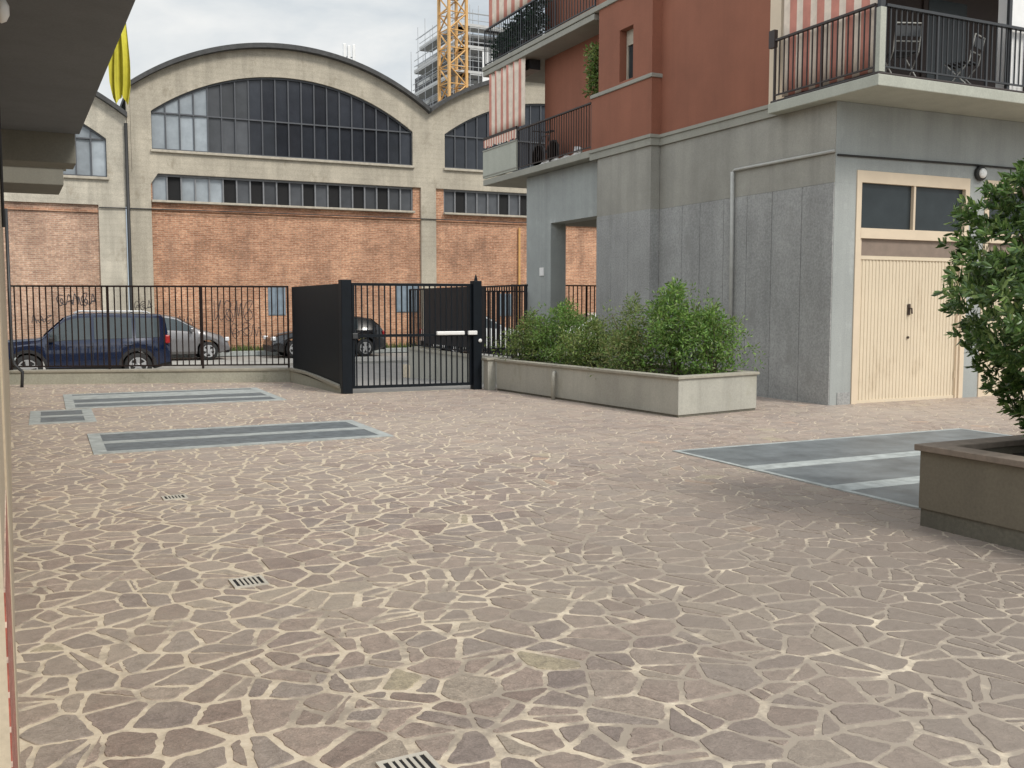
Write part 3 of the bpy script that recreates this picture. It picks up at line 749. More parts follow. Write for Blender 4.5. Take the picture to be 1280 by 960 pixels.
# garage doors
def garage(x0, x1, with_parts=True):
    zt = 3.695
    f = MB(); y0, y1 = -.02, .12
    f.box(x0, x0 + .1, y0, y1, 0, zt); f.box(x1 - .1, x1, y0, y1, 0, zt)
    f.box(x0 + .1, x1 - .1, y0, y1, 3.51, zt); f.box(x0 + .1, x1 - .1, y0 - .003, y1, 2.64, 2.8)
    xm = (x0 + x1) / 2
    f.box(xm - .022, xm + .022, y0 + .01, y1, 2.8, 3.51)
    f.box(x0 + .1, x0 + .15, y0 + .03, y1 + .03, 0, 2.64); f.box(x1 - .15, x1 - .1, y0 + .03, y1 + .03, 0, 2.64)
    d = f.build('garage_door', 'cream_paint', ap)
    MB().box(x0 + .1, x1 - .1, .05, .06, 2.8, 3.51).build('transom_pane', 'gar_glass', d)
    MB().box(x0 + .15, x1 - .15, .03, .08, 2.37, 2.64).build('vent_panel', 'vent', d)
    n = 30; lf = MB(); p = (x1 - x0 - .3) / n; pts = []
    for k in range(n):
        a = x0 + .15 + k * p
        pts += [(a, .045), (a + p * .42, .045), (a + p * .5, .056), (a + p * .92, .056)]
    pts.append((x1 - .15, .045))
    v = [(x, y, .01) for x, y in pts] + [(x, y, 2.37) for x, y in pts]; m = len(pts)
    lf.add(v, [(i, i + 1, m + i + 1, m + i) for i in range(m - 1)])
    lf.box(x0 + .15, x1 - .15, .032, .07, 2.31, 2.372); lf.box(x0 + .15, x1 - .15, .034, .07, .0, .05)
    lf.build('door_leaf', 'door_cream', d)
    for zz in (.35, 1.25, 2.15):
        for xx in (x0 + .15, x1 - .15): MB().box(xx - .012, xx + .012, .02, .035, zz, zz + .12).build('hinge', 'cream_paint', d)
    h = MB(); h.box(xm - .025, xm + .025, .025, .046, 1.42, 1.6); h.tube([(xm, .03, 1.53), (xm, -.02, 1.53), (xm, -.03, 1.44)], .014, 8)
    h.build('handle', 'handle', d)
    MB().lathe([(.004, -.005), (.02, -.005), (.02, .02)], (xm, .03, 1.05), 'y', 12).build('lock', 'handle', d)
garage(.44, 2.96); garage(3.34, 5.86); garage(6.24, 8.76)
l = MB().lathe([(.11, .0), (.125, -.03), (.12, -.07), (.09, -.08)], (3.17, 0, 3.79), 'y', 24).build('wall_lamp', 'cable', ap, smooth=True)
MB().lathe([(.085, -.075), (.08, -.1), (.06, -.12), (.02, -.13)], (3.17, 0, 3.79), 'y', 24).build('lamp_glass', 'lamp_white', l, smooth=True)
MB().tube([(.02, -.02, 3.9), (3, -.02, 3.925), (6, -.02, 3.925), (9, -.02, 3.93)], .018, 6).build('cable', 'cable', ap)
MB().tube([(-.04, 0.0, 3.96), (-.05, 2.40, 3.96), (-.05, 2.44, 3.94), (-.05, 2.44, 3.88)], .025, 8).build('pipe', 'pipe_pale', ap, smooth=True)
dp = MB(); dp.tube([(-.07, 2.44, 3.93), (-.07, 2.42, 2.5), (-.07, 2.42, .0)], .035, 10)
for zz in (.45, .72, .8): dp.tube([(-.07, 2.42, zz), (-.07, 2.42, zz + .05)], .042, 10)
dp.build('downpipe', 'pipe_pale', ap, smooth=True)
# railings
rails(ap, 'balcony_railing', [(-.21, 7.16), (-.21, 10.86)], 5.02, 5.97, 'rail_dark', .115, .008, 17)
rails(ap, 'balcony_railing', [(-.21, 7.04), (-.21, 12.9), (3, 12.9)], 8.0, 8.9, 'rail_grey', .13, .008, 14, .03)
rails(ap, 'balcony_railing', [(-.2, 1.22), (-.2, -.93)], 5.0, 5.89, 'rail_dark', .105, .009, 10, .03)
rails(ap, 'balcony_railing', [(-.1, -1.01), (7.5, -1.01)], 5.0, 5.87, 'rail_grey', .105, .009, 10, .035)
MB().box(-.24, -.17, 1.2, 1.34, 5.78, 6.06).build('rail_bracket', 'rail_dark', ap)
MB().box(-.21, -.1, -1.03, -.94, 4.935, 5.84).build('corner_post', 'conc_pale', ap)
MB().box(-.2, -.11, -1.02, -.95, 5.841, 6.15).build('post_cap', 'rail_grey', ap)
MB().box(2.5, 2.56, -1.0, -.95, 4.935, 7.69).build('awning_post', 'rail_grey', ap)
MB().box(2.62, 2.95, -.93, -.7, 4.935, 7.69).build('white_pier', 'white_plastic', ap)
# balcony parapet of cream sheet, with torn cloth fringe above
f = MB().box(-.26, -.2, 10.86, 12.93, 4.98, 5.74).build('parapet_panel', 'conc_pale', ap)
MB().box(-.275, -.262, 10.86, 12.93, 5.70, 5.73).box(-.275, -.262, 10.86, 12.93, 5.03, 5.055).build('panel_strip', 'course', f)
MB().box(-.26, -.22, 10.86, 12.93, 6.0, 6.07).build('awning_bar', 'rail_dark', ap)
fr = MB(); n = 26
for k in range(n):
    a = lerp(10.88, 12.9, k / n); b = lerp(10.88, 12.9, (k + .94) / n)
    fr.box(-.252, -.245, a, b, 5.745 + U(.0, .09), 6.0, k % 2)
fr.build('awning_fringe', ['awn_pale', 'awn_red'], ap)
# striped awnings
def awning(x, ya, yb, za, zb, n, amp=.02, sub=6, name='striped_awning', lean=0.0):
    mb = MB(); N = n * sub
    def pt(k, z, t):
        y = lerp(ya, yb, k / N); w = amp * math.sin(k / N * n * math.pi * 1.0 + .6) + amp * .4 * math.sin(k / N * 23)
        return (x + w * (.4 + .6 * t) + lean * t, y, z)
    rows = 6
    vs = [pt(k, lerp(zb, za, i / rows), 1 - i / rows) for i in range(rows + 1) for k in range(N + 1)]
    fs, ms = [], []
    for i in range(rows):
        for k in range(N):
            a = i * (N + 1) + k
            mb.f.append((a, a + 1, a + N + 2, a + N + 1)); mb.m.append((k // sub) % 2)
    mb.v = vs
    o = mb.build(name, ['awn_pale', 'awn_red'], ap, smooth=True)
    s_ = o.modifiers.new('cloth', 'SOLIDIFY'); s_.thickness = .004
    return o
awning(-.2, 10.5, 12.66, 6.05, 7.70, 12, .03)
awning(-.2, 9.9, 12.66, 8.92, 10.6, 12, .03)
awning(-.10, 1.15, -.86, 4.98, 7.7, 13, .015)
# upper balcony roller box
MB().box(.0, .3, 10.62, 12.9, 7.45, 7.69).build('shutter_box', 'rail_grey', ap)

# things on the balconies
def folding_chair(x, y, rot, label):
    r = thing('folding_chair', label, 'chair', (x, y, 4.93), rot, 'folding chairs on the balcony')
    f = MB()
    for sx in (-.2, .2):
        f.tube([(sx, -.22, 0), (sx, .18, .45), (sx, .26, .85)], .011, 6); f.tube([(sx * .9, .24, 0), (sx * .9, -.2, .46)], .011, 6)
    for y_, z_ in ((.26, .85), (.2, .6), (-.2, .05)): f.tube([(-.2, y_, z_), (.2, y_, z_)], .011, 6)
    f.build('chair_frame', 'pipe_pale', r, local=True)
    s = MB()
    for k in range(5): s.box(-.19, .19, -.2 + k * .08, -.14 + k * .08, .455, .47)
    s.build('seat', 'rail_grey', r, local=True)
    b = MB(); b.box(-.19, .19, .235, .25, .66, .82); b.build('backrest', 'rail_grey', r, local=True)
folding_chair(.75, -.5, R(160), 'folding metal chair behind the balcony railing near the corner post')
folding_chair(2.15, -.45, R(200), 'folding metal chair behind the balcony railing near the white pier')
def leaf_cluster(mb, c, n, size, spread, up=.3, ratio=.34, droop=0):
    for _ in range(n):
        d = Vector((random.gauss(0, 1), random.gauss(0, 1), random.gauss(0, 1) + up)); d.normalize()
        p = Vector(c) + d * spread * U(.15, 1)
        l = size * U(.65, 1.25); t = (d + Vector((U(-.5, .5), U(-.5, .5), U(-.4, .4) - droop))).normalized()
        s_ = t.cross(Vector((U(-1, 1), U(-1, 1), U(-1, 1)))).normalized() * l * ratio * .5; nn = t.cross(s_).normalized() * l * .07
        a, b = p, p + t * l; m = p + t * l * .5
        mb.add([a, m + s_ + nn, b, m - s_ + nn], [(0, 1, 2), (0, 2, 3)])
def balcony_plant(x, y, z, rx, ry, h, label, name='balcony_plant', n=60, pot=True, mat='leaf_balcony'):
    r = thing(name, label, 'plant', (x, y, z), group='plants on the balconies')
    if pot: MB().lathe([(.10, 0), (.14, .2), (.15, .22), (.13, .22)], (x, y, z), 'z', 14).build('pot', 'tile_red' if False else 'dark_wood', r)
    mb = MB()
    for k in range(n):
        c = (x + rx * U(-1, 1), y + ry * U(-1, 1), z + .2 + h * rnd() ** .8)
        leaf_cluster(mb, c, 14, .10, .1, .3, .45)
    mb.build('foliage', mat, r)
for i, (y, lb) in enumerate(((12.2, 'dark leafy pot plant on the upper balcony beside the awning edge'), (11.5, 'dark leafy pot plant on the upper balcony, second from the balcony end'), (10.8, 'dark bushy pot plant in the middle of the upper balcony row'), (10.25, 'tall dark pot plant at the inner end of the upper balcony row'))):
    balcony_plant(.0, y, 7.95, .14, .34, .5 + .1 * i, lb, n=70)
balcony_plant(-.02, 7.3, 5.95, .12, .22, 1.05, 'green climbing plant beside the stair shaft above the lower balcony', 'climbing_plant', 110, False, 'leaf_olive')
MB().tube([(.0, 7.35, 4.96), (.0, 7.3, 6.9)], .02, 6).build('stem', 'bark', bpy.data.objects['climbing_plant'])
bk = thing('balcony_bicycle', 'dark bicycle leaning behind the lower balcony railing', 'bicycle', (.1, 10.0, 4.96))
for yy in (10.35, 9.55): 
    MB().lathe([(.27, -.015), (.30, -.015), (.30, .015), (.27, .015), (.27, -.015)], (.1, yy, 5.26), 'x', 20).build('wheel', 'tyre', bk)
MB().tube([(.1, 10.35, 5.26), (.1, 10.2, 5.72), (.1, 9.75, 5.7), (.1, 9.9, 5.3), (.1, 10.2, 5.72)], .018, 6).tube([(.1, 9.75, 5.7), (.1, 9.55, 5.26), (.1, 9.9, 5.3)], .014, 6).build('frame', 'rail_grey', bk)
MB().tube([(-.12, 10.2, 5.85), (.32, 10.2, 5.85)], .014, 6).tube([(.1, 10.2, 5.72), (.1, 10.2, 5.85)], .014, 6).build('handlebar', 'rail_grey', bk)
MB().box(.04, .16, 9.6, 9.86, 5.76, 5.8).build('saddle', 'tyre', bk, bevel=.015)
c = MB(); c_n = 16
vs = []
for k in range(c_n + 1):
    y = lerp(7.7, 9.7, k / c_n)
    for j in range(4): vs.append((-.16 + .03 * math.sin(k * 1.9 + j), y, 4.975 + (.06 if j in (1, 2) else 0) * abs(math.sin(k * .8)) + (.12 if k < 3 and j == 1 else 0)))
    vs[-4] = (vs[-4][0] - .03, y, 4.965); vs[-1] = (vs[-1][0] + .06, y, 4.965)
fs = [(4 * k + j, 4 * k + j + 1, 4 * k + 5 + j, 4 * k + 4 + j) for k in range(c_n) for j in range(3)]
tag(c.add(vs, fs).build('white_cloth', 'cloth_white', smooth=True), 'crumpled white cloth on the edge of the lower balcony floor', 'cloth')

# ------------------------------------------------------------------ building on the left with overhanging slabs
lb = thing('plaster_building', 'cream plaster building with red tiled foot and overhanging balcony slabs at left', 'building', (-11.5, 0, 0))
def wx(y): return -11.27 - .0303 * (y + 8)
def along(y0, y1, d0, d1, z0, z1): return MB().prism([(wx(y0) - d0, y0), (wx(y1) - d0, y1), (wx(y1) + d1, y1), (wx(y0) + d1, y0)], z0, z1)
along(-9.6, 9.8, 6, 0, 0, 6.9).build('wall', 'wall_cream', lb)
along(-9.6, -8.45, 0, .003, .0, 1.05).build('tile_plinth', 'tile_red', lb)
along(-8.4, -7.6, 0, .006, 0, 4.0).build('pilaster', 'wall_cream', lb)
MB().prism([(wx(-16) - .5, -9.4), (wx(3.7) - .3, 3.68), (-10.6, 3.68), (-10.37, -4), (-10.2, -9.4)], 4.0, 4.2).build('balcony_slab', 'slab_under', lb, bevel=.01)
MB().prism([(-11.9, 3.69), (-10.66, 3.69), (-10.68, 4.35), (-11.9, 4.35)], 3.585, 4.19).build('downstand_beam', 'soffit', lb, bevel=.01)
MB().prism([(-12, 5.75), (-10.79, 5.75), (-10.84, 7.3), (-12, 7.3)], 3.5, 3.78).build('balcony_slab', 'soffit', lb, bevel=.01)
MB().prism([(-12, 5.72), (-10.74, 5.72), (-10.74, 6.2), (-12, 6.2)], 3.781, 3.86).build('slab_edge', 'conc_pale', lb)
MB().tube([(wx(9) + .05, 9.3, 3.4), (wx(9) + .05, 9.3, .6), (wx(9) + .08, 9.25, .45), (wx(9) + .22, 9.25, .3), (wx(9) + .2, 9.25, 0)], .03, 8).build('downpipe', 'rail_grey', lb, smooth=True)
MB().tube([(wx(-3) + .02, -3.0, 4.0), (wx(-3) + .02, -3.0, 2.2)], .012, 8).build('cable', 'cable', lb)
l = MB().lathe([(.03, .0), (.035, .02), (.03, .03)], (wx(-4.2), -4.2, 3.55), 'x', 20).build('wall_lamp', 'cable', lb)
MB().lathe([(.07, .03), (.085, .06), (.07, .09), (.03, .11)], (wx(-4.2), -4.2, 3.55), 'x', 20).build('lamp_glass', 'lamp_white', l, smooth=True)
rails(lb, 'balcony_railing', [(-10.27, -9.3), (-10.45, -3), (-10.62, 3.6)], 4.3, 5.2, 'rail_grey', .12)
along(-9.55, 3.6, 0, .004, 4.25, 6.9).build('balcony_wall', 'wall_cream', lb)
# yellow cloth that hangs over the slab edge
yc = MB(); NN = 30; rows = 12
for i in range(rows + 1):
    t = i / rows
    for k in range(NN + 1):
        u_ = k / NN - .5; wdt = lerp(.10, .235, min(1, t * 1.6)) * (1 - .35 * max(0, t - .85) * 5)
        f_ = .03 * math.sin(u_ * 17 + t * 2) + .012 * math.sin(u_ * 41 + t * 3)
        yc.v.append((-10.3 + u_ * wdt * .9 + f_ * .45, .0 - u_ * wdt * .43 + f_, lerp(4.9, 3.83 + .05 * math.sin(u_ * 9 + 1), t)))
for i in range(rows):
    for k in range(NN): yc.f.append((i * (NN + 1) + k, i * (NN + 1) + k + 1, (i + 1) * (NN + 1) + k + 1, (i + 1) * (NN + 1) + k)); yc.m.append(0)
tag(yc.build('hanging_cloth', 'yellow', smooth=True), 'bright yellow cloth hanging beside the grey overhanging slab', 'cloth')

# ------------------------------------------------------------------ fence, gate and low walls
FA, FB, GP = (-11.82, 10.05), (-6.63, 8.35), (-6.4, 5.26)
lw = thing('low_wall', 'low grey concrete wall under the long railing fence', 'wall', (-9.2, 9.2, 0))
def along2(a, b, t0, t1, z0, z1):
    l = math.hypot(b[0] - a[0], b[1] - a[1]); nx, ny = -(b[1] - a[1]) / l, (b[0] - a[0]) / l
    return MB().prism([(a[0] + nx * t0, a[1] + ny * t0), (b[0] + nx * t0, b[1] + ny * t0), (b[0] + nx * t1, b[1] + ny * t1), (a[0] + nx * t1, a[1] + ny * t1)], z0, z1)
along2(FA, FB, 0, .22, -.5, .235).build('wall_body', 'kerb_conc', lw)
along2(FA, FB, -.025, .245, .236, .285).build('cap', 'cap_stone', lw, bevel=.008)
fn = thing('railing_fence', 'long dark railing fence of upright bars on the low wall', 'fence', (-9.2, 9.3, .28))
def fence(root, a, b, off, z0, z1, pitch, posts, mat='fence_metal', r=.011):
    l = math.hypot(b[0] - a[0], b[1] - a[1]); ux, uy = (b[0] - a[0]) / l, (b[1] - a[1]) / l; nx, ny = -uy, ux
    def P(d): return (a[0] + ux * d + nx * off, a[1] + uy * d + ny * off)
    def sq(mb, d, rr, za, zb, rd=None):
        rd = rd or rr; x, y = P(d)
        mb.prism([(x - ux * rr - nx * rd, y - uy * rr - ny * rd), (x + ux * rr - nx * rd, y + uy * rr - ny * rd), (x + ux * rr + nx * rd, y + uy * rr + ny * rd), (x - ux * rr + nx * rd, y - uy * rr + ny * rd)], za, zb)
    mb = MB(); n = int(round(l / pitch))
    for k in range(1, n): sq(mb, l * k / n, r, z0 + .06, z1)
    x0, x1 = P(.01), P(l - .01)
    for zz, hh, w in ((z1, .018, .02), (z0 + .07, .014, .014)):
        mb.prism([(x0[0] - nx * w, x0[1] - ny * w), (x1[0] - nx * w, x1[1] - ny * w), (x1[0] + nx * w, x1[1] + ny * w), (x0[0] + nx * w, x0[1] + ny * w)], zz - hh, zz + hh)
    mb.build('bar_panel', mat, root)
    for d in posts:
        p = MB(); sq(p, d, .02, z0, z1 + .012); p.build('fence_post', mat, root)
Lf = math.hypot(FB[0] - FA[0], FB[1] - FA[1])
fence(fn, FA, FB, .11, .285, 1.955, .118, (.02, Lf * .345, Lf * .68, Lf - .03))

gs = thing('gate_side_screen', 'solid black sheet metal screen beside the gate post', 'screen', (-6.5, 6.8, 0))
MB().prism([FB, (-6.41, 5.33), (-6.19, 5.33), (-6.4, 8.35)], -.5, [.245, .09, .09, .245]).build('kerb_body', 'kerb_conc', gs)
p = [FB, (-6.54, 7.2), (-6.41, 5.36), (-6.17, 5.36), (-6.3, 7.2), (-6.40, 8.35)]
p = [(x - (.03 if i < 3 else -.01), y) for i, (x, y) in enumerate(p)]
MB().prism(p, [.246, .226, .091, .091, .226, .246], [.295, .275, .14, .14, .275, .295]).build('kerb_cap', 'cap_stone', gs)
MB().prism([(-6.57, 8.33), (-6.36, 5.38), (-6.33, 5.38), (-6.54, 8.33)], [.30, .15, .15, .30], [1.945, 1.965, 1.965, 1.945]).build('sheet', 'black_metal', gs)

gt = thing('swing_gate', 'black metal swing gate of upright bars between two thick posts', 'gate', (-5.1, 5.25, 0))
def post(x, y, z1, w=.095):
    return MB().box(x - w, x + w, y - w, y + w, 0, z1).build('gate_post', 'black_metal', gt, bevel=.008)
p1 = post(-6.31, 5.31, 2.03)
p2 = post(-3.86, 5.12, 2.03, .085)
MB().box(-6.2, -6.1, 5.24, 5.34, .98, 1.08).build('lock', 'rail_grey', p1, bevel=.01)
MB().tube([(-3.86, 5.12, 2.03), (-3.86, 5.12, 2.08), (-3.86, 5.12, 2.15)], [.035, .03, .006], 8).build('finial', 'black_metal', p2)
leaf = MB()
ga, gb = (-6.17, 5.30), (-3.97, 5.13)
for k in range(21):
    t = (k + .5) / 21; x, y = lerp(ga[0], gb[0], t), lerp(ga[1], gb[1], t); leaf.box(x - .011, x + .011, y - .011, y + .011, .11, 1.95)
for zc, h in ((1.95, .025), (1.03, .025), (.11, .025)):
    leaf.prism([(ga[0], ga[1] - .022), (gb[0], gb[1] - .022), (gb[0], gb[1] + .022), (ga[0], ga[1] + .022)], zc - h, zc + h)
for q in (ga, gb): leaf.box(q[0] - .022, q[0] + .022, q[1] - .022, q[1] + .022, .085, 1.975)
leaf.build('gate_leaf', 'black_metal', gt)
MB().box(-4.67, -4.12, 5.03, 5.10, 1.03, 1.10).build('gate_motor_arm', 'white_plastic', gt, bevel=.015)
MB().box(-4.06, -3.88, 5.0, 5.05, 1.03, 1.105).build('motor_bracket', 'white_plastic', gt, bevel=.01)
MB().lathe([(.03, 0), (.035, -.02), (.015, -.035)], (-3.82, 5.03, .92), 'y', 14).build('gate_sensor', 'white_plastic', gt)

# low wall and screen beyond the gate
rw = thing('rounded_low_wall', 'low grey wall with a rounded end beyond the gate', 'wall', (-2.5, 9, -.2))
poly = [(-2.62, 5.4), (-2.68, 8), (-2.62, 12.3), (-2.5, 12.75), (-2.2, 12.95), (-1.6, 13.0), (-1.6, 12.78), (-2.1, 12.74), (-2.34, 12.55), (-2.42, 12.2), (-2.46, 8), (-2.4, 5.4)]
MB().prism(poly, -.5, .42).build('wall_body', 'planter_conc', rw)
MB().prism([(x + (.03 if i > 5 else -.03), y) for i, (x, y) in enumerate(poly)], .421, .47).build('cap', 'cap_stone', rw)
ds = thing('dark_fence_screen', 'dark screened railing on the rounded low wall beyond the gate', 'fence', (-2.55, 10, .47))
fence(ds, (-2.55, 12.5), (-2.55, 5.6), 0, .47, 1.97, .12, (.03, 3.5, 6.85), 'black_metal')
MB().box(-2.575, -2.56, 7.6, 11.4, .62, 1.96).build('mesh_sheet', 'black_metal', ds)
rf2 = thing('portico_fence', 'railing fence from the low wall to the concrete pillar behind the shrubs', 'fence', (-1, 10.85, 0))
fence(rf2, (-2.35, 10.85), (.03, 10.85), 0, .1, 1.92, .13, (.03, 2.34), 'fence_metal')
rf3 = thing('passage_fence', 'railing fence seen through the opening behind the concrete pillar', 'fence', (2, 12.7, 0))
fence(rf3, (.5, 12.75), (5.4, 12.75), 0, .05, 2.12, .14, (.03, 2.4, 4.87), 'fence_metal', .012)

# ------------------------------------------------------------------ planters
pl = thing('long_planter', 'long grey concrete planter with shrubs in front of the grey wall', 'planter', (-2.5, 2.2, 0))
Q = [(-3.14, -.37), (-1.5, -.06), (-1.95, 4.95), (-3.61, 4.74)]
def shrink(poly, d):
    cx = sum(p[0] for p in poly) / 4; cy = sum(p[1] for p in poly) / 4
    n = len(poly); a = area(poly); pp = poly if a > 0 else poly[::-1]
    return inset(pp, [d] * 4)
def grow(poly, d):
    cx = sum(p[0] for p in poly) / 4; cy = sum(p[1] for p in poly) / 4; r = []
    for i in range(4):
        a, b, c = poly[i - 1], poly[i], poly[(i + 1) % 4]
        u1 = Vector((b[0] - a[0], b[1] - a[1])).normalized(); u2 = Vector((b[0] - c[0], b[1] - c[1])).normalized()
        r.append((b[0] + (u1.x + u2.x) * d, b[1] + (u1.y + u2.y) * d))
    return r
def planter(root, Q, h, body, base, cap, base_h, capt=.04, wall=.14, out=.03):
    inn = shrink(Q, wall)
    def ring(o, i, z0, z1):
        mb = MB(); n = 4
        for k in range(n):                                   # order the inner ring like the outer one
            pass
        i2 = [min(i, key=lambda q: (q[0] - p[0]) ** 2 + (q[1] - p[1]) ** 2) for p in o]
        v = [(x, y, z) for z in (z0, z1) for x, y in o] + [(x, y, z) for z in (z0, z1) for x, y in i2]
        f = []
        for k in range(4):
            j = (k + 1) % 4
            f += [(k, j, 4 + j, 4 + k), (8 + j, 8 + k, 12 + k, 12 + j), (4 + k, 4 + j, 12 + j, 12 + k), (j, k, 8 + k, 8 + j)]
        return mb.add(v, f)
    ring(Q, inn, base_h, h - capt - .001).build('planter_wall', body, root, bevel=.006)
    ring(shrink(Q, .012), inn, 0, base_h - .002).build('plinth', base, root)
    ring(grow(Q, out), shrink(Q, wall + .02), h - capt, h).build('cap', cap, root, bevel=.006)
    mb = MB(); N = 14; i2 = shrink(Q, wall - .01); vs = []
    i2 = [min(i2, key=lambda q: (q[0] - p[0]) ** 2 + (q[1] - p[1]) ** 2) for p in Q]
    for a in range(N + 1):
        for b in range(N + 1):
            s_, t_ = a / N, b / N
            x = lerp(lerp(i2[0][0], i2[1][0], s_), lerp(i2[3][0], i2[2][0], s_), t_); y = lerp(lerp(i2[0][1], i2[1][1], s_), lerp(i2[3][1], i2[2][1], s_), t_)
            vs.append((x, y, h - .12 + U(-.025, .025)))
    mb.add(vs, [(a * (N + 1) + b, (a + 1) * (N + 1) + b, (a + 1) * (N + 1) + b + 1, a * (N + 1) + b + 1) for a in range(N) for b in range(N)])
    mb.build('soil', 'earth', root)
planter(pl, Q, .585, 'planter_conc', 'planter_base', 'cap_stone', .035)
w = MB(); w.tube([(-3.49, 2.72, 0), (-3.49, 2.72, .40), (-3.47, 2.74, .46), (-3.42, 2.76, .47), (-3.38, 2.76, .44)], .035, 10)
w.build('overflow_pipe', 'planter_conc', pl, smooth=True)
pr = thing('gate_pier', 'short grey pier between the gate post and the long planter', 'pier', (-3.68, 4.9, 0))
MB().box(-3.76, -3.6, 4.80, 5.0, 0, .56).build('pier_body', 'planter_conc', pr, bevel=.006)
MB().box(-3.79, -3.45, 4.77, 5.03, .561, .6).build('cap', 'cap_stone', pr, bevel=.006)

p2r = thing('near_planter', 'brown concrete planter with a dark plinth at right holding the leafy tree', 'planter', (-4.6, -8.4, 0))
Q2 = [(-5.45, -10.2), (-3.8, -10.2), (-3.85, -6.66), (-5.48, -6.67)]
planter(p2r, Q2, .595, 'planter_brown', 'planter_base', 'cap_brown', .13, .045, .14, .03)

# ------------------------------------------------------------------ shrubs
def shrub(x, y, zb, h, r, mat, label, n, leaf, kind='shrub', stems=6, cl=16, sp=.13, ratio=.34, up=.3):
    n = int(n * 2.3); leaf *= .82
    t = thing(kind, label, kind.replace('_', ' '), (x, y, zb))
    st, fo = MB(), MB()
    tips = []
    for k in range(stems):
        a = 2 * math.pi * k / stems + U(-.4, .4); rr = r * U(.35, .75)
        pts = [(x + .04 * math.cos(a), y + .04 * math.sin(a), zb - .03)]
        tz = h * U(.65, .95)
        for j in range(1, 5):
            q = j / 4; pts.append((x + rr * math.cos(a) * q ** 1.3 + U(-.02, .02), y + rr * math.sin(a) * q ** 1.3 + U(-.02, .02), zb + tz * q))
        st.tube(pts, [.014, .012, .009, .007, .004], 5)
        tips.append(pts)
    for k in range(n):
        if rnd() < .35:
            pth = random.choice(tips); q = pth[random.randint(2, 4)]; c = (q[0] + random.gauss(0, r * .22), q[1] + random.gauss(0, r * .22), q[2] + random.gauss(0, h * .08))
        else:
            th = U(0, 2 * math.pi); q = rnd() ** .45; zz = rnd()
            prof = math.sin(math.pi * min(1, .2 + zz * .82)) ** .6
            lump = 1 + .34 * math.sin(3 * th + zz * 5 + x * 9) + .27 * math.sin(5 * th - zz * 7)
            c = (x + r * prof * q * lump * math.cos(th), y + r * prof * q * lump * math.sin(th), zb + .03 + h * zz * (1 + .1 * math.sin(2 * th)))
        if c[2] < zb: continue
        leaf_cluster(fo, c, cl, leaf * U(.7, 1.25), sp, up, ratio)
    st.build('stem', 'bark', t); fo.build('foliage', mat, t)
    return t
shrub(-3.0, 4.5, .46, .82, .62, 'leaf_olive', 'olive-green low shrub at the gate end of the long planter', 170, .075, 'shrub', cl=15, sp=.12)
shrub(-2.72, 3.75, .46, 1.05, .66, 'leaf_bright', 'mid-green feathery shrub, second from the gate in the long planter', 190, .075, 'shrub', cl=15, sp=.12, ratio=.3)
shrub(-2.7, 2.8, .46, .76, .62, 'leaf_olive', 'low dark shrub below the white car in the long planter', 170, .075, 'shrub', cl=14, sp=.12)
shrub(-2.35, 2.05, .46, 1.08, .56, 'leaf_olive', 'sparse taller dull shrub in the middle of the long planter', 120, .07, 'shrub', cl=13, sp=.13, ratio=.3)
shrub(-2.75, 1.5, .46, .68, .58, 'leaf_dull', 'small dull shrub at the front edge of the long planter', 130, .07, 'shrub', cl=13, sp=.12)
shrub(-2.2, 1.05, .46, 1.3, .66, 'leaf_bright', 'tall bright green shrub at the near end of the long planter', 210, .085, 'shrub', 8, cl=16, sp=.14)
shrub(-1.95, .45, .46, .95, .5, 'leaf_bright', 'rounded bright shrub at the outer corner of the long planter', 120, .08, 'shrub', cl=15, sp=.12)

# the dense tree-like bush at right
tr = thing('leafy_tree', 'dense dark green leafy small tree growing in the brown planter at right', 'tree', (-4.72, -7.35, .47))
st, fo = MB(), MB()
bx, by, bz = -4.62, -7.3, .47
ends = []
for k in range(9):
    a = 2 * math.pi * k / 9 + U(-.3, .3); rr = U(.35, .7)
    pts = [(bx + .1 * math.cos(a), by + .1 * math.sin(a), bz - .05)]
    for j in range(1, 6):
        q = j / 5; pts.append((bx + rr * math.cos(a) * q ** 1.2 + U(-.03, .03), by + rr * math.sin(a) * q ** 1.2 + U(-.03, .03), bz + U(1.5, 2.1) * q))
    st.tube(pts, [.035, .03, .024, .018, .012, .006], 6); ends.append(pts)
for k in range(2700):
    th, zz, q = U(0, 2 * math.pi), rnd(), rnd() ** .33
    prof = (.2 + .8 * min(1, zz / .45) ** 1.15) if zz < .45 else math.sqrt(max(0, 1 - ((zz - .45) / .58) ** 1.45))
    lump = 1 + .17 * math.sin(3 * th + zz * 9) + .14 * math.sin(5 * th - zz * 13) + .09 * math.sin(9 * th + zz * 21)
    if math.sin(4 * th + 2.1) * math.sin(zz * 8.5 + .6) > .7 and q > .5: continue
    c = Vector((bx + .93 * prof * q * lump * math.cos(th), by + .93 * prof * q * lump * math.sin(th), bz + .02 + 2.2 * zz))
    d = Vector((math.cos(th), math.sin(th), .5)).normalized()
    # whorl of long leaves at a twig end
    for i in range(13):
        ang = U(0, 6.28); e1 = d.orthogonal().normalized(); e2 = d.cross(e1)
        t = (d * U(.1, 1.0) + (e1 * math.cos(ang) + e2 * math.sin(ang)) * U(.5, 1)).normalized()
        l = U(.045, .085); s_ = t.cross(d + Vector((U(-.3, .3), U(-.3, .3), U(-.3, .3)))).normalized() * l * .18; nn = t.cross(s_).normalized() * l * .06
        p0 = c + d * U(-.05, .03)
        fo.add([p0, p0 + t * l * .3 + s_ * .8 + nn, p0 + t * l * .7 + s_ + nn, p0 + t * l, p0 + t * l * .7 - s_ + nn, p0 + t * l * .3 - s_ * .8 + nn, p0 + t * l * .5], [(0, 1, 6), (1, 2, 6), (2, 3, 6), (3, 4, 6), (4, 5, 6), (5, 0, 6)])
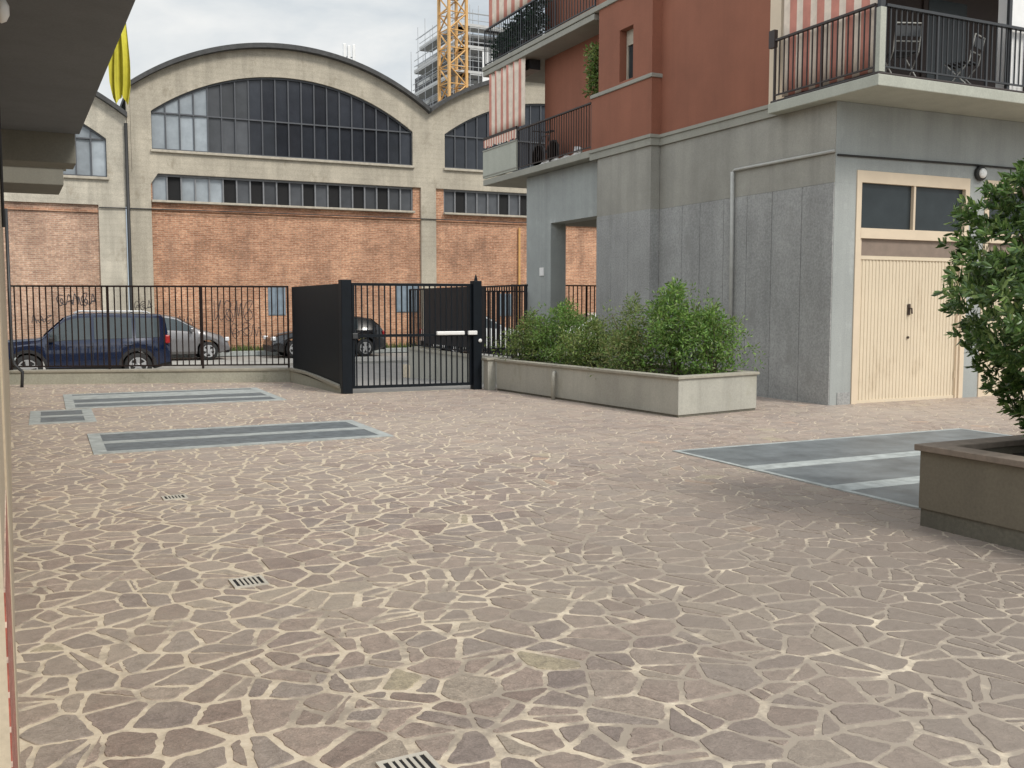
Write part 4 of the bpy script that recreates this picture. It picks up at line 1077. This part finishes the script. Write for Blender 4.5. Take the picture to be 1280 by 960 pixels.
st.build('trunk', 'bark', tr); fo.build('crown', 'leaf_dark', tr)

# ------------------------------------------------------------------ cars
def interp(tab, x):
    if x <= tab[0][0]: return tab[0][1]
    for (a, p), (b, q) in zip(tab[:-1], tab[1:]):
        if x <= b: return p + (q - p) * (x - a) / (b - a) if b > a else q
    return tab[-1][1]
def car(name, label, loc, rot, paint, spec):
    r = thing(name, label, 'car', loc, rot, 'cars parked along the street')
    L, W, top, belt, axf, axr, wr, sill = (spec[k] for k in ('L', 'W', 'top', 'belt', 'axf', 'axr', 'wr', 'sill'))
    hl = L / 2; top = sorted(top)
    xs = set(lin(-hl, hl, 46)) | {t[0] for t in top}
    R_ = wr + .055
    for ax in (axf, axr):
        for k in range(15): xs.add(ax + R_ * math.cos(math.pi * k / 14))
        xs.add(ax - R_ - .003); xs.add(ax + R_ + .003)
    xs = sorted(x for x in xs if -hl <= x <= hl)
    def W_(x):
        e = max(0, (abs(x) - (hl - .55)) / .55); return W / 2 * (1 - .16 * e ** 2.2)
    def Zl(x):
        z = sill + .10 * max(0, (abs(x) - (hl - .4)) / .4)
        for ax in (axf, axr):
            if abs(x - ax) < R_: z = max(z, wr + math.sqrt(R_ * R_ - (x - ax) ** 2))
        return z
    def Zt(x): return interp(top, x)
    def Zb(x): return min(interp(belt, x), Zt(x) - .035)
    def wt(x):
        return W_(x) - .03 - spec.get('tumble', .30) * max(0, Zt(x) - Zb(x) - .035)
    def sec(x):
        zl, zb, zt, w, t = Zl(x), Zb(x), Zt(x), W_(x), wt(x)
        zm = lerp(zl, zb, .55)
        return [(0, zl), (w - .09, zl), (w - .012, lerp(zl, zb, .12)), (w, zm), (w - .004, lerp(zl, zb, .85)), (w - .035, zb), (t, zt - .045), (t - .06, zt - .008), (t * .5, zt + .012), (0, zt + .018)]
    mb = MB(); n = 10
    for x in xs:
        s_ = sec(x)
        for y, z in s_: mb.v.append((x, y, z))
        for y, z in s_[-2:0:-1]: mb.v.append((x, -y, z))
    k = 18
    for i in range(len(xs) - 1):
        for j in range(k): mb.f.append((i * k + j, (i + 1) * k + j, (i + 1) * k + (j + 1) % k, i * k + (j + 1) % k)); mb.m.append(1 if spec.get('clad') and j in (0, 1, 16, 17) else 0)
    mb.f.append(tuple(range(k))); mb.m.append(0); o = (len(xs) - 1) * k; mb.f.append(tuple(o + j for j in range(k))[::-1]); mb.m.append(0)
    body = mb.build('body', [paint, 'car_black'], r, smooth=True, local=True)
    try: body.data.set_sharp_from_angle(angle=R(32))
    except Exception: pass
    # side windows
    for sgn in (1, -1):
        for a, b in spec['win']:
            g = MB(); N = 10; ss = lin(a, b, N)
            for x in ss:
                zb, zt, w, t = Zb(x), Zt(x), W_(x), wt(x)
                for q in (.08, .9):
                    g.v.append((x, sgn * (lerp(w - .035, t, q) + .008), lerp(zb, zt - .045, q) + .004))
            for i in range(N - 1): g.f.append((2 * i, 2 * i + 2, 2 * i + 3, 2 * i + 1) if sgn < 0 else (2 * i, 2 * i + 1, 2 * i + 3, 2 * i + 2)); g.m.append(0)
            g.build('window', 'car_glass', r, local=True)
    for a, b, nm in ((*spec['shield'], 'windscreen'), (*spec['rear'], 'rear_window')):
        g = MB(); N = 7; ss = lin(a, b, N)
        for x in ss:
            t = wt(x) - .07
            for y in (-t, -t * .5, 0, t * .5, t): g.v.append((x + (.006 if a > 0 else -.006), y, Zt(x) + .012 + .01 * (1 - abs(y) / max(t, .1))+ .006))
        for i in range(N - 1):
            for j in range(4): g.f.append((5 * i + j, 5 * i + j + 1, 5 * i + 6 + j, 5 * i + 5 + j)); g.m.append(0)
        g.build(nm, 'car_glass', r, smooth=True, local=True)
    # wheels
    for ax in (axf, axr):
        for sgn in (1, -1):
            yo = sgn * (W / 2 - .005); yi = yo - sgn * .2
            t = MB().lathe([(wr * .62, 0), (wr * .93, .0), (wr, .035), (wr, .165), (wr * .93, .2), (wr * .62, .2)], (ax, min(yo, yi), wr), 'y', 28).build('wheel', 'tyre', r, smooth=True, local=True)
            m = MB(); yf = yo + sgn * .004
            rr = wr * .66
            for k_ in range(24):                             # rim ring
                a0, a1 = 2 * math.pi * k_ / 24, 2 * math.pi * (k_ + 1) / 24
                v = [(ax + q * math.cos(a), yf, wr + q * math.sin(a)) for q, a in ((rr, a0), (rr, a1), (rr * .86, a1), (rr * .86, a0))]
                m.add(v, [(0, 1, 2, 3)])
            for k_ in range(5):
                a = 2 * math.pi * k_ / 5 + .3; dx, dz = math.cos(a), math.sin(a); px, pz = -dz, dx
                v = [(ax + dx * q + px * h, yf + sgn * .002, wr + dz * q + pz * h) for q, h in ((.02, -.035), (rr * .9, -.05), (rr * .9, .05), (.02, .035))]
                m.add(v, [(0, 1, 2, 3)])
            m.lathe([(.055, 0), (.05, .012)], (ax, yf if sgn > 0 else yf - .012, wr), 'y', 12)
            m.build('rim', 'rim', t, local=True)
            if spec.get('clad'):
                c = MB()
                for k_ in range(14):
                    a0, a1 = math.pi * k_ / 14, math.pi * (k_ + 1) / 14
                    yy = sgn * (W / 2 + .006)
                    c.add([(ax + q * math.cos(a), yy, wr + q * math.sin(a)) for q, a in ((R_ - .01, a0), (R_ - .01, a1), (R_ + .07, a1), (R_ + .07, a0))], [(0, 1, 2, 3)])
                c.build('arch_trim', 'car_black', r, local=True)
    # lamps, mirrors, handles, seams
    for sgn in (1, -1):
        z = spec['lampz']
        MB().box(hl - .16, hl - .015, sgn * (W / 2 - .34), sgn * (W / 2 - .08), z - .07, z + .07).build('headlight', 'lens', r, bevel=.03, local=True)
        MB().box(-hl + .012, -hl + .13, sgn * (W / 2 - .26), sgn * (W / 2 - .055), z + .02, z + .24).build('tail_light', 'tail_red', r, bevel=.03, local=True)
        xm = spec['mir']; ym = sgn * (W / 2 + .09); zm = interp(belt, xm) + .07
        MB().box(xm - .05, xm + .06, ym - .09, ym + .08, zm - .06, zm + .07).build('mirror', paint if not spec.get('clad') else 'car_black', r, bevel=.03, local=True)
        for xh in spec['handles']:
            MB().box(xh - .09, xh + .09, sgn * (W / 2 - .02), sgn * (W / 2 + .02), interp(belt, xh) - .13, interp(belt, xh) - .10).build('door_handle', paint, r, bevel=.01, local=True)
        for xs_ in spec['seams']:
            s_ = MB().box(xs_ - .006, xs_ + .006, sgn * (W / 2 - .02), sgn * (W / 2 + .002), sill + .08, interp(belt, xs_) - .03)
            s_.build('door_seam', 'car_black', r, local=True)
    if spec.get('rails'):
        for sgn in (1, -1):
            MB().tube([(.15, sgn * .62, Zt(.15) + .01), (.05, sgn * .62, Zt(0) + .06), (-1.55, sgn * .62, Zt(-1.5) + .06), (-1.65, sgn * .62, Zt(-1.65) + .01)], .02, 6).build('roof_rail', 'tube', r, local=True)
    MB().box(-hl - .012, -hl + .2, -W * .4, W * .4, sill + .04, sill + .3).build('bumper', 'car_black', r, bevel=.04, local=True)
    MB().box(hl - .2, hl + .012, -W * .4, W * .4, sill + .02, sill + .26).build('bumper', 'car_black', r, bevel=.04, local=True)
    return r
SUV = dict(L=4.24, W=1.8, axf=1.27, axr=-1.30, wr=.345, sill=.27, clad=True, rails=True, lampz=.9, tumble=.2,
    top=[(-2.12, .62), (-2.115, .98), (-2.08, 1.10), (-2.0, 1.60), (-1.9, 1.685), (-.5, 1.72), (.15, 1.70), (.40, 1.62), (.93, 1.12), (1.02, 1.09), (1.9, 1.04), (2.06, .98), (2.11, .86), (2.12, .62)],
    belt=[(-2.12, .9), (-1.95, 1.04), (0, .99), (.95, .98), (2.12, .86)], win=[(-.20, .76), (-1.18, -.28), (-1.86, -1.27)], shield=(.43, .90), rear=(-2.07, -2.005), mir=.72, handles=(-.14, -1.08), seams=(.84, -.24, -1.16))
MPV = dict(L=4.05, W=1.75, axf=1.32, axr=-1.25, wr=.31, sill=.22, lampz=.70,
    top=[(-2.025, .55), (-2.0, .95), (-1.86, 1.35), (-1.7, 1.46), (-.6, 1.53), (0, 1.52), (.35, 1.44), (1.0, 1.06), (1.25, .99), (1.75, .84), (1.95, .68), (2.02, .5)],
    belt=[(-2.02, .8), (-1.8, 1.0), (0, .98), (1.0, .94), (2.02, .55)], win=[(-.05, .86), (-.95, -.13), (-1.55, -1.03)], shield=(.38, .98), rear=(-1.98, -1.87), mir=.78, handles=(-.1, -.95), seams=(.9, -.1, -1.0))
HATCH = dict(L=4.1, W=1.76, axf=1.25, axr=-1.25, wr=.315, sill=.2, lampz=.68,
    top=[(-2.05, .5), (-2.02, .9), (-1.92, 1.02), (-1.5, 1.36), (-1.2, 1.42), (-.3, 1.47), (.1, 1.42), (.85, 1.0), (1.1, .95), (1.8, .82), (2.0, .68), (2.05, .5)],
    belt=[(-2.05, .75), (-1.8, .98), (0, .94), (.9, .9), (2.05, .55)], win=[(-.12, .62), (-1.0, -.2)], shield=(.13, .83), rear=(-1.9, -1.52), mir=.62, handles=(-.15, -.95), seams=(.75, -.16, -1.05))
car('parked_suv', 'navy blue boxy SUV parked just behind the railing fence', (-10.30, 16.2, -.35), math.pi, 'paint_blue', SUV)
car('parked_minivan', 'grey rounded minivan on the far side of the street behind the blue SUV', (-7.57, 22.9, -.274), 0, 'paint_grey', MPV)
car('parked_hatchback', 'black hatchback at the far side of the street behind the gate', (-2.1, 22.9, -.274), math.pi, 'paint_black', HATCH)
car('parked_hatchback', 'white car behind the shrubs, right of the gate', (3.85, 22.9, -.274), 0, 'paint_white', dict(HATCH))
car('parked_hatchback', 'white car seen through the opening beside the concrete pillar', (9.1, 22.9, -.274), math.pi, 'paint_white', dict(MPV))

# ------------------------------------------------------------------ light, sky, camera
SUN_EL, SUN_AZ = 46, 158                                    # azimuth from +y (the depth of the yard), clockwise
w = bpy.data.worlds.new('World'); sc.world = w; w.use_nodes = True
nt = w.node_tree; bg = nt.nodes['Background']
sky = nt.nodes.new('ShaderNodeTexSky'); sky.sky_type = 'NISHITA'; sky.sun_disc = False
sky.sun_elevation = R(SUN_EL); sky.sun_rotation = R(SUN_AZ); sky.air_density = 1; sky.dust_density = 3
tc = nt.nodes.new('ShaderNodeTexCoord'); mp = nt.nodes.new('ShaderNodeMapping'); mp.inputs['Scale'].default_value = (1, 1, 2.6)
nt.links.new(tc.outputs['Generated'], mp.inputs['Vector'])
n1 = noise(nt, 2.1, 7, .55, mp.outputs[0], .3)
cloud = ramp(nt, n1, [(.38, (4.7, 5.4, 6.1)), (.5, (7.2, 7.65, 7.95)), (.6, (9.2, 9.3, 9.2))])
n2 = noise(nt, 1.3, 5, .55, mp.outputs[0], .2)
fac_ = ramp(nt, n2, [(.36, .78), (.55, 1.0)])
mixn = mixc(nt, fac_, sky.outputs[0], cloud)
dt = nt.nodes.new('ShaderNodeVectorMath'); dt.operation = 'DOT_PRODUCT'
nt.links.new(tc.outputs['Generated'], dt.inputs[0]); dt.inputs[1].default_value = (-.72, -.36, .59)
gl = nt.nodes.new('ShaderNodeMapRange'); gl.inputs[1].default_value = .05; gl.inputs[2].default_value = 1; gl.inputs[3].default_value = 1.0; gl.inputs[4].default_value = 2.1
nt.links.new(dt.outputs['Value'], gl.inputs[0])
mixn = mixc(nt, 1.0, mixn, gl.outputs[0], 'MULTIPLY')                # unseen sky at upper left brightened as added fill for left-facing walls
nt.links.new(mixn, bg.inputs['Color']); bg.inputs['Strength'].default_value = .085
sd = bpy.data.lights.new('Sun', 'SUN'); sd.energy = 2.15; sd.angle = R(15); sd.color = (1, .95, .87)
so = bpy.data.objects.new('Sun', sd); col.objects.link(so)
az, el = R(SUN_AZ), R(SUN_EL)
d = Vector((math.sin(az) * math.cos(el), math.cos(az) * math.cos(el), math.sin(el)))
so.rotation_euler = d.to_track_quat('Z', 'Y').to_euler(); so.location = d * 60
cam = bpy.data.cameras.new('Camera'); co = bpy.data.objects.new('Camera', cam); col.objects.link(co)
co.location = (-11.13, -11.69, 1.6); co.rotation_euler = (R(90) - math.atan(100 / 1220), 0, R(-25.5))
cam.sensor_width = 36; cam.lens = 1220 * 36 / 1280; cam.clip_end = 2000; cam.clip_start = .05
sc.camera = co
sc.view_settings.view_transform = 'Standard'; sc.view_settings.look = 'None'; sc.view_settings.gamma = 1
sc.view_settings.use_curve_mapping = False; sc.view_settings.exposure = .2
